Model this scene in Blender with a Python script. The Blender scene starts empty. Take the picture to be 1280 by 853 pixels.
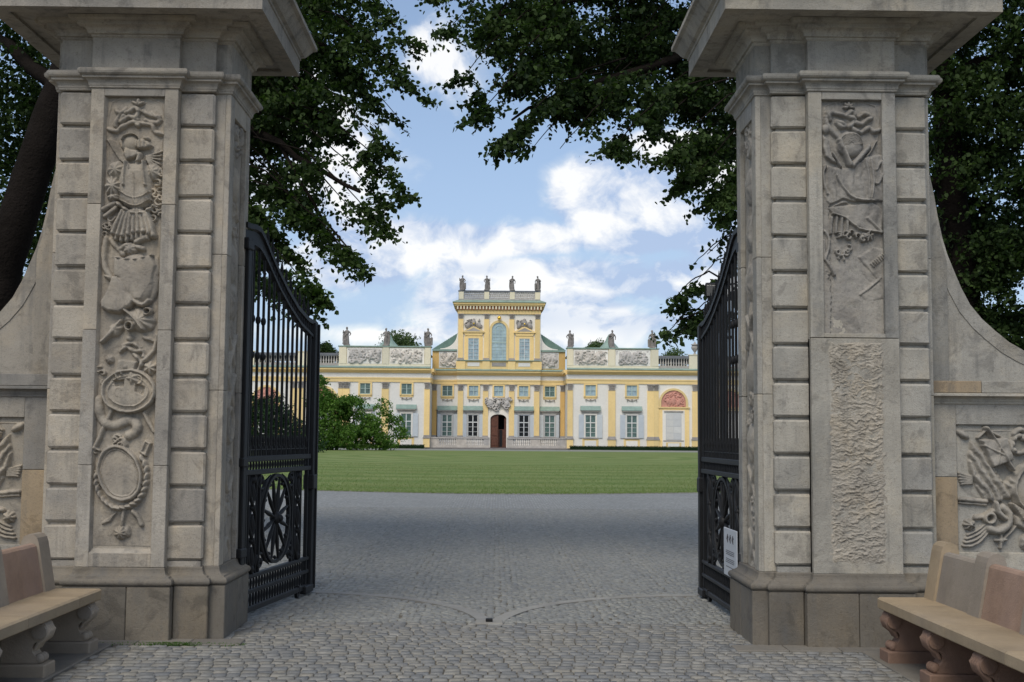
import bpy, math, random
import numpy as np
from mathutils import Vector, Matrix
random.seed(7); RNG = np.random.default_rng(7)
S = bpy.context.scene; COL = S.collection
PI = math.pi; rad = math.radians

# ---------------------------------------------------------------- camera
def basis(pitch, roll, yaw):
    f = Vector((math.sin(yaw)*math.cos(pitch), math.cos(yaw)*math.cos(pitch), math.sin(pitch)))
    r = f.cross(Vector((0, 0, 1))).normalized(); u = r.cross(f)
    c, s = math.cos(roll), math.sin(roll)
    return c*r+s*u, -s*r+c*u, f
CR, CU, CF = basis(rad(4.57), rad(0.45), rad(0.70))
cam = bpy.data.objects.new('camera', bpy.data.cameras.new('camera')); COL.objects.link(cam)
cam.data.sensor_width = 36; cam.data.lens = 42; cam.data.clip_start = .1; cam.data.clip_end = 3000
m = Matrix.Identity(4)
for i in range(3): m[i][0], m[i][1], m[i][2] = CR[i], CU[i], -CF[i]
m[0][3], m[1][3], m[2][3] = 0, 0, 1.6
cam.matrix_world = m; S.camera = cam
def at(px, py, Y):
    """world point at distance Y that the photograph shows at pixel (px, py)"""
    d = CR*((px-640)/1493.33) - CU*((py-426.5)/1493.33) + CF
    return Vector((0, 0, 1.6)) + d*(Y/d.y)

# ---------------------------------------------------------------- light
SUN_EL, SUN_AZ = 51, 200        # azimuth: degrees clockwise from +Y (ahead); 205 = behind the camera, to the left
sun = bpy.data.objects.new('sun', bpy.data.lights.new('sun', 'SUN')); COL.objects.link(sun)
sun.data.energy = 1.5; sun.data.angle = rad(32); sun.data.color = (1, .93, .82)
sd = Vector((math.sin(rad(SUN_AZ))*math.cos(rad(SUN_EL)), math.cos(rad(SUN_AZ))*math.cos(rad(SUN_EL)), math.sin(rad(SUN_EL))))
sun.rotation_euler = sd.to_track_quat('Z', 'Y').to_euler()
S.view_settings.view_transform = 'Standard'; S.view_settings.look = 'None'
S.view_settings.exposure = 0.52; S.view_settings.gamma = 1

# ---------------------------------------------------------------- sky
W = bpy.data.worlds.new('World'); S.world = W; W.use_nodes = True
class NT:
    """short hand for node trees"""
    def __init__(s, nt): s.nt = nt
    def n(s, t, **k):
        o = s.nt.nodes.new(t)
        for a, b in k.items(): setattr(o, a, b)
        return o
    def put(s, sock, v):
        if v is None: return
        if isinstance(v, bpy.types.NodeSocket): s.nt.links.new(v, sock)
        else: sock.default_value = v
    def m(s, op, a, b=None, c=None, clamp=False):
        o = s.n('ShaderNodeMath', operation=op, use_clamp=clamp)
        s.put(o.inputs[0], a); s.put(o.inputs[1], b); s.put(o.inputs[2], c)
        return o.outputs[0]
    def v(s, op, a, b=None):
        o = s.n('ShaderNodeVectorMath', operation=op); s.put(o.inputs[0], a); s.put(o.inputs[1], b)
        return o.outputs['Value'] if op in ('LENGTH', 'DOT_PRODUCT', 'DISTANCE') else o.outputs[0]
    def xyz(s, x, y, z=0):
        o = s.n('ShaderNodeCombineXYZ'); s.put(o.inputs[0], x); s.put(o.inputs[1], y); s.put(o.inputs[2], z); return o.outputs[0]
    def noise(s, vec, scale, detail=4, rough=.55, dist=0, col=False):
        o = s.n('ShaderNodeTexNoise'); s.put(o.inputs['Vector'], vec); s.put(o.inputs['Scale'], scale)
        s.put(o.inputs['Detail'], detail); s.put(o.inputs['Roughness'], rough); s.put(o.inputs['Distortion'], dist)
        return o.outputs['Color' if col else 'Fac']
    def ramp(s, fac, stops, interp='LINEAR'):
        o = s.n('ShaderNodeValToRGB'); s.put(o.inputs[0], fac); cr = o.color_ramp; cr.interpolation = interp
        while len(cr.elements) < len(stops): cr.elements.new(.5)
        for e, (p, c) in zip(cr.elements, stops):
            e.position = p; e.color = (c[0], c[1], c[2], 1) if not isinstance(c, (int, float)) else (c, c, c, 1)
        return o.outputs[0]
    def mix(s, f, a, b, mode='MIX'):
        o = s.n('ShaderNodeMix', data_type='RGBA', blend_type=mode); s.put(o.inputs[0], f)
        for i, c in ((6, a), (7, b)):
            if isinstance(c, tuple) and len(c) == 3: c = (*c, 1)
            s.put(o.inputs[i], c)
        return o.outputs[2]
    def mapr(s, x, a, b, c=0., d=1., smooth=False):
        o = s.n('ShaderNodeMapRange'); o.interpolation_type = 'SMOOTHSTEP' if smooth else 'LINEAR'
        s.put(o.inputs[0], x)
        for i, q in enumerate((a, b, c, d)): o.inputs[i+1].default_value = q
        return o.outputs[0]

def build_sky():
    t = NT(W.node_tree); t.nt.nodes.clear()
    sky = t.n('ShaderNodeTexSky', sky_type='NISHITA', sun_disc=False)
    sky.sun_elevation = rad(SUN_EL); sky.sun_rotation = rad(SUN_AZ); sky.air_density = 1.0; sky.dust_density = .9; sky.ozone_density = 1.1
    bg = t.n('ShaderNodeBackground'); bg.inputs[1].default_value = .096
    t.put(bg.inputs[0], sky.outputs[0])
    d = t.n('ShaderNodeTexCoord').outputs['Generated']
    sp = t.n('ShaderNodeSeparateXYZ'); t.put(sp.inputs[0], d)
    az = t.m('ARCTAN2', sp.outputs[0], sp.outputs[1]); el = t.m('ARCSINE', sp.outputs[2])
    p = t.xyz(az, t.m('MULTIPLY', el, 1.25), 0)
    warp = t.v('SCALE', t.v('SUBTRACT', t.noise(p, 9, 3, .5, col=True), (.5, .5, .5)))
    warp.node.inputs['Scale'].default_value = .075
    pw = t.v('ADD', p, warp)
    fb = t.noise(pw, 10, 9, .58)
    fb2 = t.noise(t.v('ADD', pw, (.012, .026, 0)), 10, 9, .58)      # towards the sun: gives the clouds their lit side
    f = None
    for (cx, cy, rx, ry, s) in ((800, 248, 112, 72, 2.0), (742, 256, 60, 36, 1.2), (915, 250, 120, 85, 1.2), (865, 205, 70, 36, 1.1), (655, 300, 130, 26, .9),
                             (540, 310, 105, 40, 1.05), (450, 325, 100, 56, 1.05), (600, 365, 100, 44, 1.0), (700, 355, 140, 42, .98), (820, 352, 120, 36, .9), (700, 400, 220, 40, .75),
                             (545, 80, 50, 60, .48), (800, 400, 160, 30, .5), (330, 200, 160, 90, .9), (560, 420, 240, 14, .5), (1000, 120, 120, 90, .8)):
        a = (cx-622)/1494; e = (546-cy)/1494*1.25
        q = t.v('MULTIPLY', t.v('SUBTRACT', p, (a, e, 0)), (1494/rx/1.12, 1494/(ry*1.25*1.15), 0))
        b = t.m('MULTIPLY', t.m('SUBTRACT', 1, t.v('LENGTH', q)), s)
        f = b if f is None else t.m('SMOOTH_MAX', f, b, .12)
    low = t.m('MULTIPLY', t.m('SUBTRACT', t.noise(p, 3.2, 3, .5), .50), 3.2)          # the rest of the sky: scattered clouds of the same kind
    away = t.mapr(t.v('LENGTH', t.v('SUBTRACT', p, (0, .18, 0))), .38, .6, -1., 0.)
    low = t.m('ADD', low, away)
    f = t.m('MAXIMUM', f, low)
    f = t.m('MAXIMUM', f, -1.0)
    dens = t.m('ADD', t.m('ADD', f, .06), t.m('MULTIPLY', t.m('SUBTRACT', fb, .5), 1.75))
    mask = t.mapr(dens, -.02, .42, 0, 1, True)
    veil = t.m('MULTIPLY', t.mapr(el, .0, .40, .82, .26), t.mapr(el, -.02, .0, 0, 1))
    mask = t.m('MAXIMUM', mask, 0)
    lit = t.m('ADD', t.m('MULTIPLY', t.m('SUBTRACT', fb, fb2), 6.5), .66)
    lit = t.m('ADD', lit, t.m('MULTIPLY', t.m('SUBTRACT', t.noise(p, 7, 2, .5), .5), 1.0), clamp=True)
    for (cx, cy, rx, ry, k) in ((880, 305, 90, 42, .75), (775, 374, 70, 15, .8), (640, 400, 120, 30, .5), (600, 330, 60, 10, .35), (470, 375, 110, 30, .5), (840, 410, 110, 22, .5)):   # the shaded undersides
        q = t.v('MULTIPLY', t.v('SUBTRACT', pw, ((cx-622)/1494, (546-cy)/1494*1.25, 0)), (1494/rx, 1494/(ry*1.25), 0))
        lit = t.m('SUBTRACT', lit, t.m('MULTIPLY', t.mapr(t.v('LENGTH', q), .3, 1.3, k, 0, True), 1), clamp=True)
    cc = t.mix(lit, (.37, .47, .66), (.84, .84, .84))
    cc = t.mix(mask, (.36, .48, .70), cc)
    mask = t.m('MAXIMUM', mask, veil)
    cb = t.n('ShaderNodeBackground'); t.put(cb.inputs[0], cc); cb.inputs[1].default_value = .86
    mx = t.n('ShaderNodeMixShader'); t.put(mx.inputs[0], t.m('MULTIPLY', mask, .93))
    t.nt.links.new(bg.outputs[0], mx.inputs[1]); t.nt.links.new(cb.outputs[0], mx.inputs[2])
    out = t.n('ShaderNodeOutputWorld'); t.nt.links.new(mx.outputs[0], out.inputs[0])
build_sky()

# ---------------------------------------------------------------- materials
MAT = {}
def mat(name, base, rough=.8, var=.12, scale=3., bump=0., bscale=20., stain=None, stainf=.5, spec=.3, metallic=0., tint=False, dirt=None, extra=None):
    mt = bpy.data.materials.new(name); mt.use_nodes = True; t = NT(mt.node_tree)
    b = t.nt.nodes['Principled BSDF']
    b.inputs['Roughness'].default_value = rough; b.inputs['Specular IOR Level'].default_value = spec; b.inputs['Metallic'].default_value = metallic
    tc = t.n('ShaderNodeTexCoord').outputs['Object']
    oi = t.n('ShaderNodeObjectInfo').outputs['Random']
    off = t.v('ADD', tc, t.xyz(t.m('MULTIPLY', oi, 37.), t.m('MULTIPLY', oi, 11.), 0))
    n1 = t.noise(off, scale, 6, .6)
    c = t.mix(t.m('MULTIPLY', t.m('SUBTRACT', n1, .5), 2., clamp=False), tuple(base), tuple(base))
    lo = tuple(x*(1-var) for x in base); hi = tuple(min(1, x*(1+var)) for x in base)
    c = t.mix(t.mapr(n1, .3, .7), lo, hi)
    n2 = t.noise(off, scale*9, 3, .6)
    c = t.mix(t.m('MULTIPLY', t.mapr(n2, .35, .65), .35), c, t.mix(1, c, (.82, .82, .82), 'MULTIPLY'))
    if stain:
        st = t.mapr(t.noise(t.v('MULTIPLY', off, (1, 1, .45)), scale*.55, 5, .62), .5-.0, .72)
        c = t.mix(t.m('MULTIPLY', st, stainf), c, tuple(stain))
    c = t.mix(1, c, t.ramp(oi, [(0, (.86, .87, .89)), (.3, (.96, .96, .96)), (.6, (1.0, .985, .96)), (.85, (1.05, 1.02, .97)), (1, (1.09, 1.08, 1.06))]), 'MULTIPLY')
    if tint:
        at_ = t.n('ShaderNodeAttribute', attribute_name='tint').outputs['Fac']
        c = t.mix(1, c, t.ramp(at_, tint), 'MULTIPLY')
    if extra: c = extra(t, c, off)
    t.put(b.inputs['Base Color'], c)
    if bump:
        bn = t.n('ShaderNodeBump'); bn.inputs['Strength'].default_value = 1; bn.inputs['Distance'].default_value = bump
        h = t.m('ADD', t.noise(off, bscale, 5, .65), t.m('MULTIPLY', t.noise(off, bscale*4, 2, .5), .3))
        t.put(bn.inputs['Height'], h); t.put(b.inputs['Normal'], bn.outputs[0])
    MAT[name] = mt; return mt

def streaks(t, c, off):       # rain streaks, pale repairs and grey lichen on the sandstone
    c = t.mix(t.m('MULTIPLY', t.mapr(t.noise(off, 2.3, 6, .65), .50, .66), .45), c, t.mix(1, c, (1.30, 1.20, 1.04), 'MULTIPLY'))
    c = t.mix(t.m('MULTIPLY', t.mapr(t.noise(off, 4.1, 7, .7, .6), .54, .62), .6), c, t.mix(1, c, (.55, .55, .56), 'MULTIPLY'))
    c = t.mix(t.m('MULTIPLY', t.mapr(t.noise(off, 45, 3, .7), .58, .66), .5), c, t.mix(1, c, (.66, .64, .62), 'MULTIPLY'))
    st = t.mapr(t.noise(t.v('MULTIPLY', off, (7, 7, .5)), 1.3, 5, .6), .52, .75)
    edge = t.m('SUBTRACT', 1, t.mapr(t.noise(off, 6, 8, .75), .48, .60))
    pits = t.mapr(t.noise(off, 120, 2, .5), .60, .68)
    c = t.mix(t.m('MULTIPLY', pits, .35), c, (.12, .115, .105))
    return t.mix(t.m('MULTIPLY', t.m('MULTIPLY', st, edge), .7), c, (.12, .118, .112))
mat('sandstone', (.40, .36, .30), .9, .2, 1.6, .006, 40, (.20, .19, .175), .75, extra=streaks)
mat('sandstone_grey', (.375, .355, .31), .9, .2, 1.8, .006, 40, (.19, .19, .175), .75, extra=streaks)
mat('relief_stone', (.385, .34, .275), .92, .2, 2.6, .004, 60, (.19, .17, .15), .8, extra=streaks)
mat('relief_stone_grey', (.365, .335, .285), .92, .14, 2.2, .003, 90, (.21, .205, .2), .5, extra=streaks)
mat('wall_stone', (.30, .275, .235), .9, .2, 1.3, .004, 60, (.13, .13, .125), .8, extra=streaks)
mat('plinth_stone', (.19, .168, .135), .9, .2, 1.6, .005, 50, (.10, .10, .10), .6, extra=streaks)
mat('brown_stone', (.33, .26, .175), .9, .18, 1.6, .004, 60, (.20, .18, .16), .5, extra=streaks)
mat('bench_buff', (.34, .265, .175), .75, .2, 2., .003, 70, (.30, .25, .20), .5)
mat('bench_pink', (.32, .215, .155), .8, .25, 3., .004, 60, (.30, .22, .19), .6)
mat('bench_grey', (.31, .262, .205), .8, .15, 3., .003, 60, (.22, .2, .19), .5)
mat('bench_red', (.245, .155, .11), .85, .2, 3., .004, 60, (.18, .12, .1), .6)
mat('flagstone', (.19, .175, .15), .85, .15, 1.5, .004, 50, (.12, .115, .11), .6)
mat('iron', (.0125, .0125, .013), .55, .25, 8., .0015, 60, spec=.28)
mat('iron_worn', (.10, .10, .10), .5, .25, 8., .001, 60, spec=.5)
mat('sett', (.245, .24, .222), .78, .22, 14., .004, 90, spec=.35,
    tint=[(0, (.76, .78, .82)), (.3, (.92, .94, .98)), (.6, (1.0, .97, .92)), (.8, (1.06, 1.04, 1.0)), (1, (1.17, 1.16, 1.15))])
mat('fan_sett', (.235, .243, .238), .7, .18, 14., .003, 90, spec=.3,
    tint=[(0, (.80, .80, .82)), (.3, (.92, .93, .95)), (.6, (1.0, .99, .97)), (.8, (1.06, 1.05, 1.03)), (1, (1.16, 1.15, 1.12))])
mat('joint_sand', (.135, .122, .10), .95, .3, 6., .006, 90)
mat('track_stone', (.265, .258, .238), .8, .15, 3., .002, 60)
mat('yellow', (.88, .66, .31), .85, .06, .6, stain=(.55, .40, .18), stainf=.18)
mat('yellow_shaded', (.68, .45, .17), .85, .06, .6)  # the same yellow darkened for the recessed bays: their shade put into the colour
mat('cream', (.80, .73, .55), .85, .05, .6)
mat('palace_white', (.83, .80, .735), .88, .04, .5, stain=(.58, .55, .5), stainf=.2)
mat('palace_grey', (.38, .35, .32), .9, .2, 1.2, .02, 6)
mat('palace_relief', (.58, .54, .49), .9, .12, 1.2)
mat('statue_stone', (.23, .21, .195), .9, .3, 2., .01, 12)
mat('balustrade_stone', (.47, .44, .40), .9, .18, 2.)
mat('copper', (.25, .345, .30), .6, .18, 1.2)
mat('roof_green', (.13, .21, .175), .7, .2, 1.2)
mat('roof_slate', (.16, .17, .19), .7, .15, 1.2)
mat('terracotta', (.60, .30, .235), .9, .15, 1.5)
mat('frieze_brown', (.42, .20, .11), .9, .25, 2.5)
mat('frame_white', (.70, .71, .69), .6, .04, 2.)
mat('frame_teal', (.45, .56, .53), .6, .04, 2.)
mat('shutter', (.62, .66, .68), .6, .05, 2.)
mat('shutter_grey', (.50, .50, .49), .6, .05, 2.)
mat('blind_door', (.62, .62, .60), .6, .04, 2.)
mat('pane_green', (.10, .16, .145), .15, .45, 1., spec=.5)
mat('pane_dark', (.008, .010, .012), .12, .1, 1., spec=.5)
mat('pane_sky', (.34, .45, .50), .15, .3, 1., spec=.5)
mat('door_wood', (.13, .055, .035), .5, .25, 4.)
mat('doorway_shade', (.012, .012, .014), .6, .1, 4.)  # near-black that paints the unlit depth of the open doorway
mat('gold', (.9, .62, .12), .25, .05, 4., metallic=.9)
mat('dark_paving', (.085, .08, .08), .9, .2, 1.)
mat('pale_path', (.24, .25, .22), .9, .08, .3)
mat('bark', (.016, .013, .011), .95, .3, 2.5, .03, 9, spec=.04)
mat('sign_white', (.50, .54, .60), .35, .03, 2., spec=.5)
mat('sign_ink', (.06, .06, .07), .5, .05, 2.)
mat('lamp_glass', (.22, .22, .21), .2, .1, 2., spec=.6)
mat('earth', (.07, .075, .04), .95, .3, .8)
mat('moss', (.05, .08, .02), .95, .3, 5.)

def leaf_mat(name, dark, lite, trans=.35, gloss=.45):
    mt = bpy.data.materials.new(name); mt.use_nodes = True; t = NT(mt.node_tree); b = t.nt.nodes['Principled BSDF']
    at_ = t.n('ShaderNodeAttribute', attribute_name='tint').outputs['Fac']
    c = t.mix(at_, dark, lite)
    t.put(b.inputs['Base Color'], c); b.inputs['Roughness'].default_value = gloss; b.inputs['Specular IOR Level'].default_value = .12
    tr = t.n('ShaderNodeBsdfTranslucent'); t.put(tr.inputs[0], t.mix(1, c, (1.1, 1.5, .6), 'MULTIPLY'))
    mx = t.n('ShaderNodeMixShader'); mx.inputs[0].default_value = trans
    t.nt.links.new(b.outputs[0], mx.inputs[1]); t.nt.links.new(tr.outputs[0], mx.inputs[2])
    t.nt.links.new(mx.outputs[0], t.nt.nodes['Material Output'].inputs[0]); MAT[name] = mt
leaf_mat('leaf', (.018, .034, .012), (.070, .110, .030), .3, .6)
leaf_mat('leaf_dark', (.017, .031, .012), (.060, .096, .027), .28, .6)
leaf_mat('leaf_bush', (.05, .11, .022), (.15, .25, .05), .35)
leaf_mat('leaf_far', (.06, .095, .035), (.13, .17, .07), .3)
leaf_mat('grass_blade', (.12, .175, .052), (.215, .26, .10), .3, .7)
leaf_mat('leaf_hedge', (.012, .03, .01), (.03, .06, .018), .1)

def lawn_mat():
    mt = bpy.data.materials.new('lawn'); mt.use_nodes = True; t = NT(mt.node_tree); b = t.nt.nodes['Principled BSDF']
    tc = t.n('ShaderNodeTexCoord').outputs['Object']
    sp = t.n('ShaderNodeSeparateXYZ'); t.put(sp.inputs[0], tc)
    # mowing stripes run round parallel to the near edge
    r = t.v('LENGTH', t.v('MULTIPLY', t.v('SUBTRACT', tc, (2, 95, 0)), (1., .8, 0)))
    r = t.m('ADD', r, t.m('MULTIPLY', t.noise(tc, .25, 2, .5), .5))
    s = t.m('SINE', t.m('ADD', t.m('MULTIPLY', r, 1.9), t.m('MULTIPLY', t.noise(tc, .08, 3, .6), 9.)))
    stripe = t.mapr(s, -.6, .6, 0, 1, True)
    c = t.mix(t.m('MULTIPLY', stripe, t.mapr(t.noise(tc, .15, 3, .6), .3, .7, .25, .75)), (.135, .192, .060), (.245, .280, .118))
    n = t.noise(tc, .35, 5, .6)
    c = t.mix(t.m('MULTIPLY', t.mapr(n, .45, .7), .55), c, (.21, .215, .085))
    n2 = t.noise(tc, 9, 4, .7)
    c = t.mix(t.mapr(n2, .3, .7), t.mix(1, c, (.75, .78, .7), 'MULTIPLY'), t.mix(1, c, (1.2, 1.18, 1.15), 'MULTIPLY'))
    t.put(b.inputs['Base Color'], c); b.inputs['Roughness'].default_value = .95; b.inputs['Specular IOR Level'].default_value = .1
    bn = t.n('ShaderNodeBump'); bn.inputs['Distance'].default_value = .05; t.put(bn.inputs['Height'], t.noise(tc, 14, 4, .7)); t.put(b.inputs['Normal'], bn.outputs[0])
    MAT['lawn'] = mt
lawn_mat()

def road_mat():
    """far part of the forecourt, where single setts can no longer be told apart"""
    mt = bpy.data.materials.new('far_setts'); mt.use_nodes = True; t = NT(mt.node_tree); b = t.nt.nodes['Principled BSDF']
    tc = t.n('ShaderNodeTexCoord').outputs['Object']
    sp = t.n('ShaderNodeSeparateXYZ'); t.put(sp.inputs[0], tc)
    fx = t.m('MODULO', t.m('ADD', sp.outputs[0], 540.), .9)
    fx = t.m('SUBTRACT', fx, .45)
    yy = t.m('ADD', sp.outputs[1], t.m('MULTIPLY', t.m('MULTIPLY', fx, fx), 1.1))
    vo = t.n('ShaderNodeTexVoronoi'); vo.feature = 'F1'; vo.inputs['Scale'].default_value = 15; vo.inputs['Randomness'].default_value = .45
    t.put(vo.inputs['Vector'], t.xyz(sp.outputs[0], yy, 0))
    h = t.mapr(vo.outputs['Distance'], .25, .62, 1, 0, True)
    cr = t.n('ShaderNodeSeparateColor'); t.put(cr.inputs[0], vo.outputs['Color'])
    c = t.ramp(cr.outputs[0], [(0, (.20, .208, .198)), (.5, (.255, .263, .25)), (1, (.32, .326, .31))])
    c = t.mix(t.mapr(t.noise(tc, .5, 4, .6), .35, .7), c, t.mix(1, c, (1.18, 1.17, 1.15), 'MULTIPLY'))
    c = t.mix(t.m('MULTIPLY', t.m('SUBTRACT', 1, h), .7), c, (.15, .142, .128))
    t.put(b.inputs['Base Color'], c); b.inputs['Roughness'].default_value = .7; b.inputs['Specular IOR Level'].default_value = .28
    bn = t.n('ShaderNodeBump'); bn.inputs['Distance'].default_value = .012; t.put(bn.inputs['Height'], h); t.put(b.inputs['Normal'], bn.outputs[0])
    MAT['far_setts'] = mt
road_mat()

# ---------------------------------------------------------------- mesh helpers
def link(name, me, parent=None, loc=None, rot=None, scale=None, kind=None):
    o = bpy.data.objects.new(name, me); COL.objects.link(o)
    if parent: o.parent = parent
    if loc is not None: o.location = loc
    if rot is not None: o.rotation_euler = rot
    if scale is not None: o.scale = scale
    if kind: o['kind'] = kind
    return o
def thing(name, label, cat, loc=(0, 0, 0), rotz=0, group=None):
    o = link(name, None, None, loc, (0, 0, rotz)); o['label'] = label; o['category'] = cat
    if group: o['group'] = group
    return o
def tag(o, label, cat, group=None):
    o['label'] = label; o['category'] = cat
    if group: o['group'] = group
    return o
class MB:
    """collects shapes, links them as ONE mesh object"""
    def __init__(s): s.v = []; s.f = []; s.sm = []
    def add(s, vs, fs, smooth=False):
        k = len(s.v); s.v += [tuple(p) for p in vs]; s.f += [tuple(k+i for i in f) for f in fs]; s.sm += [smooth]*len(fs); return s
    def box(s, x0, x1, y0, y1, z0, z1, c=0.):
        if c <= 0:
            return s.add([(x, y, z) for z in (z0, z1) for y in (y0, y1) for x in (x0, x1)],
                         [(0, 2, 3, 1), (4, 5, 7, 6), (0, 1, 5, 4), (1, 3, 7, 5), (3, 2, 6, 7), (2, 0, 4, 6)])
        vs, ix = [], {}
        for ax in range(3):
            for i in (0, 1):
                for j in (0, 1):
                    for k in (0, 1):
                        p = [(x0, x1)[i], (y0, y1)[j], (z0, z1)[k]]
                        q = [(x0+c, x1-c)[i], (y0+c, y1-c)[j], (z0+c, z1-c)[k]]
                        q[ax] = p[ax]; ix[ax, i, j, k] = len(vs); vs.append(q)
        fs = []
        for ax in range(3):
            o = [a for a in range(3) if a != ax]
            for e in (0, 1):
                r = []
                for (a, b) in ((0, 0), (1, 0), (1, 1), (0, 1)):
                    t = [0]*3; t[ax] = e; t[o[0]] = a; t[o[1]] = b; r.append(ix[(ax, *t)])
                if (e == 0) ^ (ax == 1): r.reverse()
                fs.append(r)
        for ax in range(3):          # edge strips parallel to axis ax
            o = [a for a in range(3) if a != ax]
            for a in (0, 1):
                for b in (0, 1):
                    t0 = [0]*3; t0[o[0]] = a; t0[o[1]] = b; t1 = list(t0); t1[ax] = 1
                    r = [ix[(o[0], *t0)], ix[(o[1], *t0)], ix[(o[1], *t1)], ix[(o[0], *t1)]]
                    fs.append(r)
        for i in (0, 1):
            for j in (0, 1):
                for k in (0, 1): fs.append([ix[a, i, j, k] for a in range(3)])
        return s.add(vs, fs)
    def prism(s, poly, y0, y1, axis='y'):
        n = len(poly)
        def p(a, b, c): return {'y': (a, c, b), 'x': (c, a, b), 'z': (a, b, c)}[axis]
        vs = [p(a, b, y0) for a, b in poly]+[p(a, b, y1) for a, b in poly]
        return s.add(vs, [tuple(range(n)), tuple(range(2*n-1, n-1, -1))]+[(i, i+n, (i+1) % n+n, (i+1) % n) for i in range(n)])
    def tube(s, pts, r, n=8, cap=True, smooth=True):
        pts = [Vector(p) for p in pts]; rs = r if isinstance(r, (list, tuple)) else [r]*len(pts)
        vs = []; a = None
        for i, p in enumerate(pts):
            t = (pts[min(i+1, len(pts)-1)]-pts[max(i-1, 0)])
            t = t.normalized() if t.length > 1e-9 else Vector((0, 0, 1))
            
            if a is None: a = t.cross(Vector((0, 0, 1)) if abs(t.z) < .95 else Vector((1, 0, 0))).normalized()
            else: a = (a-t*a.dot(t)).normalized()
            b = t.cross(a)
            for k in range(n):
                w = 2*PI*k/n; vs.append(p+(a*math.cos(w)+b*math.sin(w))*rs[i])
        fs = [(i*n+k, i*n+(k+1) % n, (i+1)*n+(k+1) % n, (i+1)*n+k) for i in range(len(pts)-1) for k in range(n)]
        s.add(vs, fs, smooth)
        if cap: s.add(vs[:n], [tuple(range(n-1, -1, -1))]); s.add(vs[-n:], [tuple(range(n))])
        return s
    def lathe(s, prof, cx=0, cy=0, cz=0, n=16, smooth=True, sx=1, sy=1):
        vs = [(cx+r*sx*math.cos(2*PI*k/n), cy+r*sy*math.sin(2*PI*k/n), cz+z) for r, z in prof for k in range(n)]
        fs = [(i*n+k, i*n+(k+1) % n, (i+1)*n+(k+1) % n, (i+1)*n+k) for i in range(len(prof)-1) for k in range(n)]
        s.add(vs, fs, smooth)
        s.add(vs[:n], [tuple(range(n-1, -1, -1))]); s.add(vs[-n:], [tuple(range(n))]); return s
    def ball(s, c, r, n=10, sy=1., sz=1., sx=1.):
        return s.lathe([(max(1e-3, r*math.sin(PI*i/6)), -r*sz*math.cos(PI*i/6)) for i in range(7)], c[0], c[1], c[2], n, True, sx, sy)
    def mesh(s, name, material):
        me = bpy.data.meshes.new(name); me.from_pydata(s.v, [], s.f); me.polygons.foreach_set('use_smooth', s.sm)
        me.materials.append(MAT[material]); me.validate(); 
        import bmesh
        b = bmesh.new(); b.from_mesh(me); bmesh.ops.recalc_face_normals(b, faces=b.faces); b.to_mesh(me); b.free()
        return me
    def build(s, name, material, parent=None, loc=None, rot=None, kind=None):
        return link(name, s.mesh(name, material), parent, loc, rot, None, kind)
def box(name, material, parent, x0, x1, y0, y1, z0, z1, c=0., **k):
    return MB().box(x0, x1, y0, y1, z0, z1, c).build(name, material, parent, **k)
def offset_poly(poly, d):
    """offset a CCW right-angled polygon outwards"""
    n = len(poly); out = []
    for i in range(n):
        a, b, c = Vector(poly[i-1]), Vector(poly[i]), Vector(poly[(i+1) % n])
        e1, e2 = (b-a).normalized(), (c-b).normalized()
        n1, n2 = Vector((e1.y, -e1.x)), Vector((e2.y, -e2.x))
        if abs(n1.dot(n2)) > .99: out.append(b+n1*d)
        else: out.append(b+n1*d+n2*d)
    return out
def sweep(plan, prof, smooth=False):
    """moulding round a plan; prof = [(offset, z)]"""
    m = MB(); n = len(plan); vs = []
    for d, z in prof: vs += [(p.x, p.y, z) for p in offset_poly(plan, d)]
    fs = [(i*n+k, i*n+(k+1) % n, (i+1)*n+(k+1) % n, (i+1)*n+k) for i in range(len(prof)-1) for k in range(n)]
    fs += [tuple(range(n-1, -1, -1)), tuple((len(prof)-1)*n+k for k in range(n))]
    return m.add(vs, fs)

def np_mesh(name, V, F, material, tint=None, smooth=False):
    """V (n,3), F (m,k) -> mesh, quickly"""
    me = bpy.data.meshes.new(name); k = F.shape[1]
    me.vertices.add(len(V)); me.vertices.foreach_set('co', np.ascontiguousarray(V, dtype=np.float32).ravel())
    me.loops.add(F.size); me.loops.foreach_set('vertex_index', np.ascontiguousarray(F, dtype=np.int32).ravel())
    me.polygons.add(len(F)); me.polygons.foreach_set('loop_start', np.arange(0, F.size, k, dtype=np.int32))
    me.polygons.foreach_set('loop_total', np.full(len(F), k, dtype=np.int32))
    if smooth: me.polygons.foreach_set('use_smooth', np.ones(len(F), dtype=bool))
    me.update(calc_edges=True); me.materials.append(MAT[material])
    if tint is not None:
        a = me.attributes.new('tint', 'FLOAT', 'POINT'); a.data.foreach_set('value', np.asarray(tint, dtype=np.float32))
    return me
def fbm(X, Y, sx, sy=None, oct=5, seed=0, rough=.55):
    sy = sy or sx; out = np.zeros_like(X, dtype=float); amp = 1; tot = 0
    r = np.random.default_rng(seed)
    for o in range(oct):
        g = r.random((64, 64)); x = X/sx*2**o+7.3*o; y = Y/sy*2**o+3.1*o
        xi = np.floor(x).astype(int); yi = np.floor(y).astype(int); fx = x-xi; fy = y-yi
        fx = fx*fx*(3-2*fx); fy = fy*fy*(3-2*fy); xi %= 64; yi %= 64; xj = (xi+1) % 64; yj = (yi+1) % 64
        out += amp*((g[xi, yi]*(1-fx)+g[xj, yi]*fx)*(1-fy)+(g[xi, yj]*(1-fx)+g[xj, yj]*fx)*fy); tot += amp; amp *= rough
    return out/tot-.5

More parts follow.
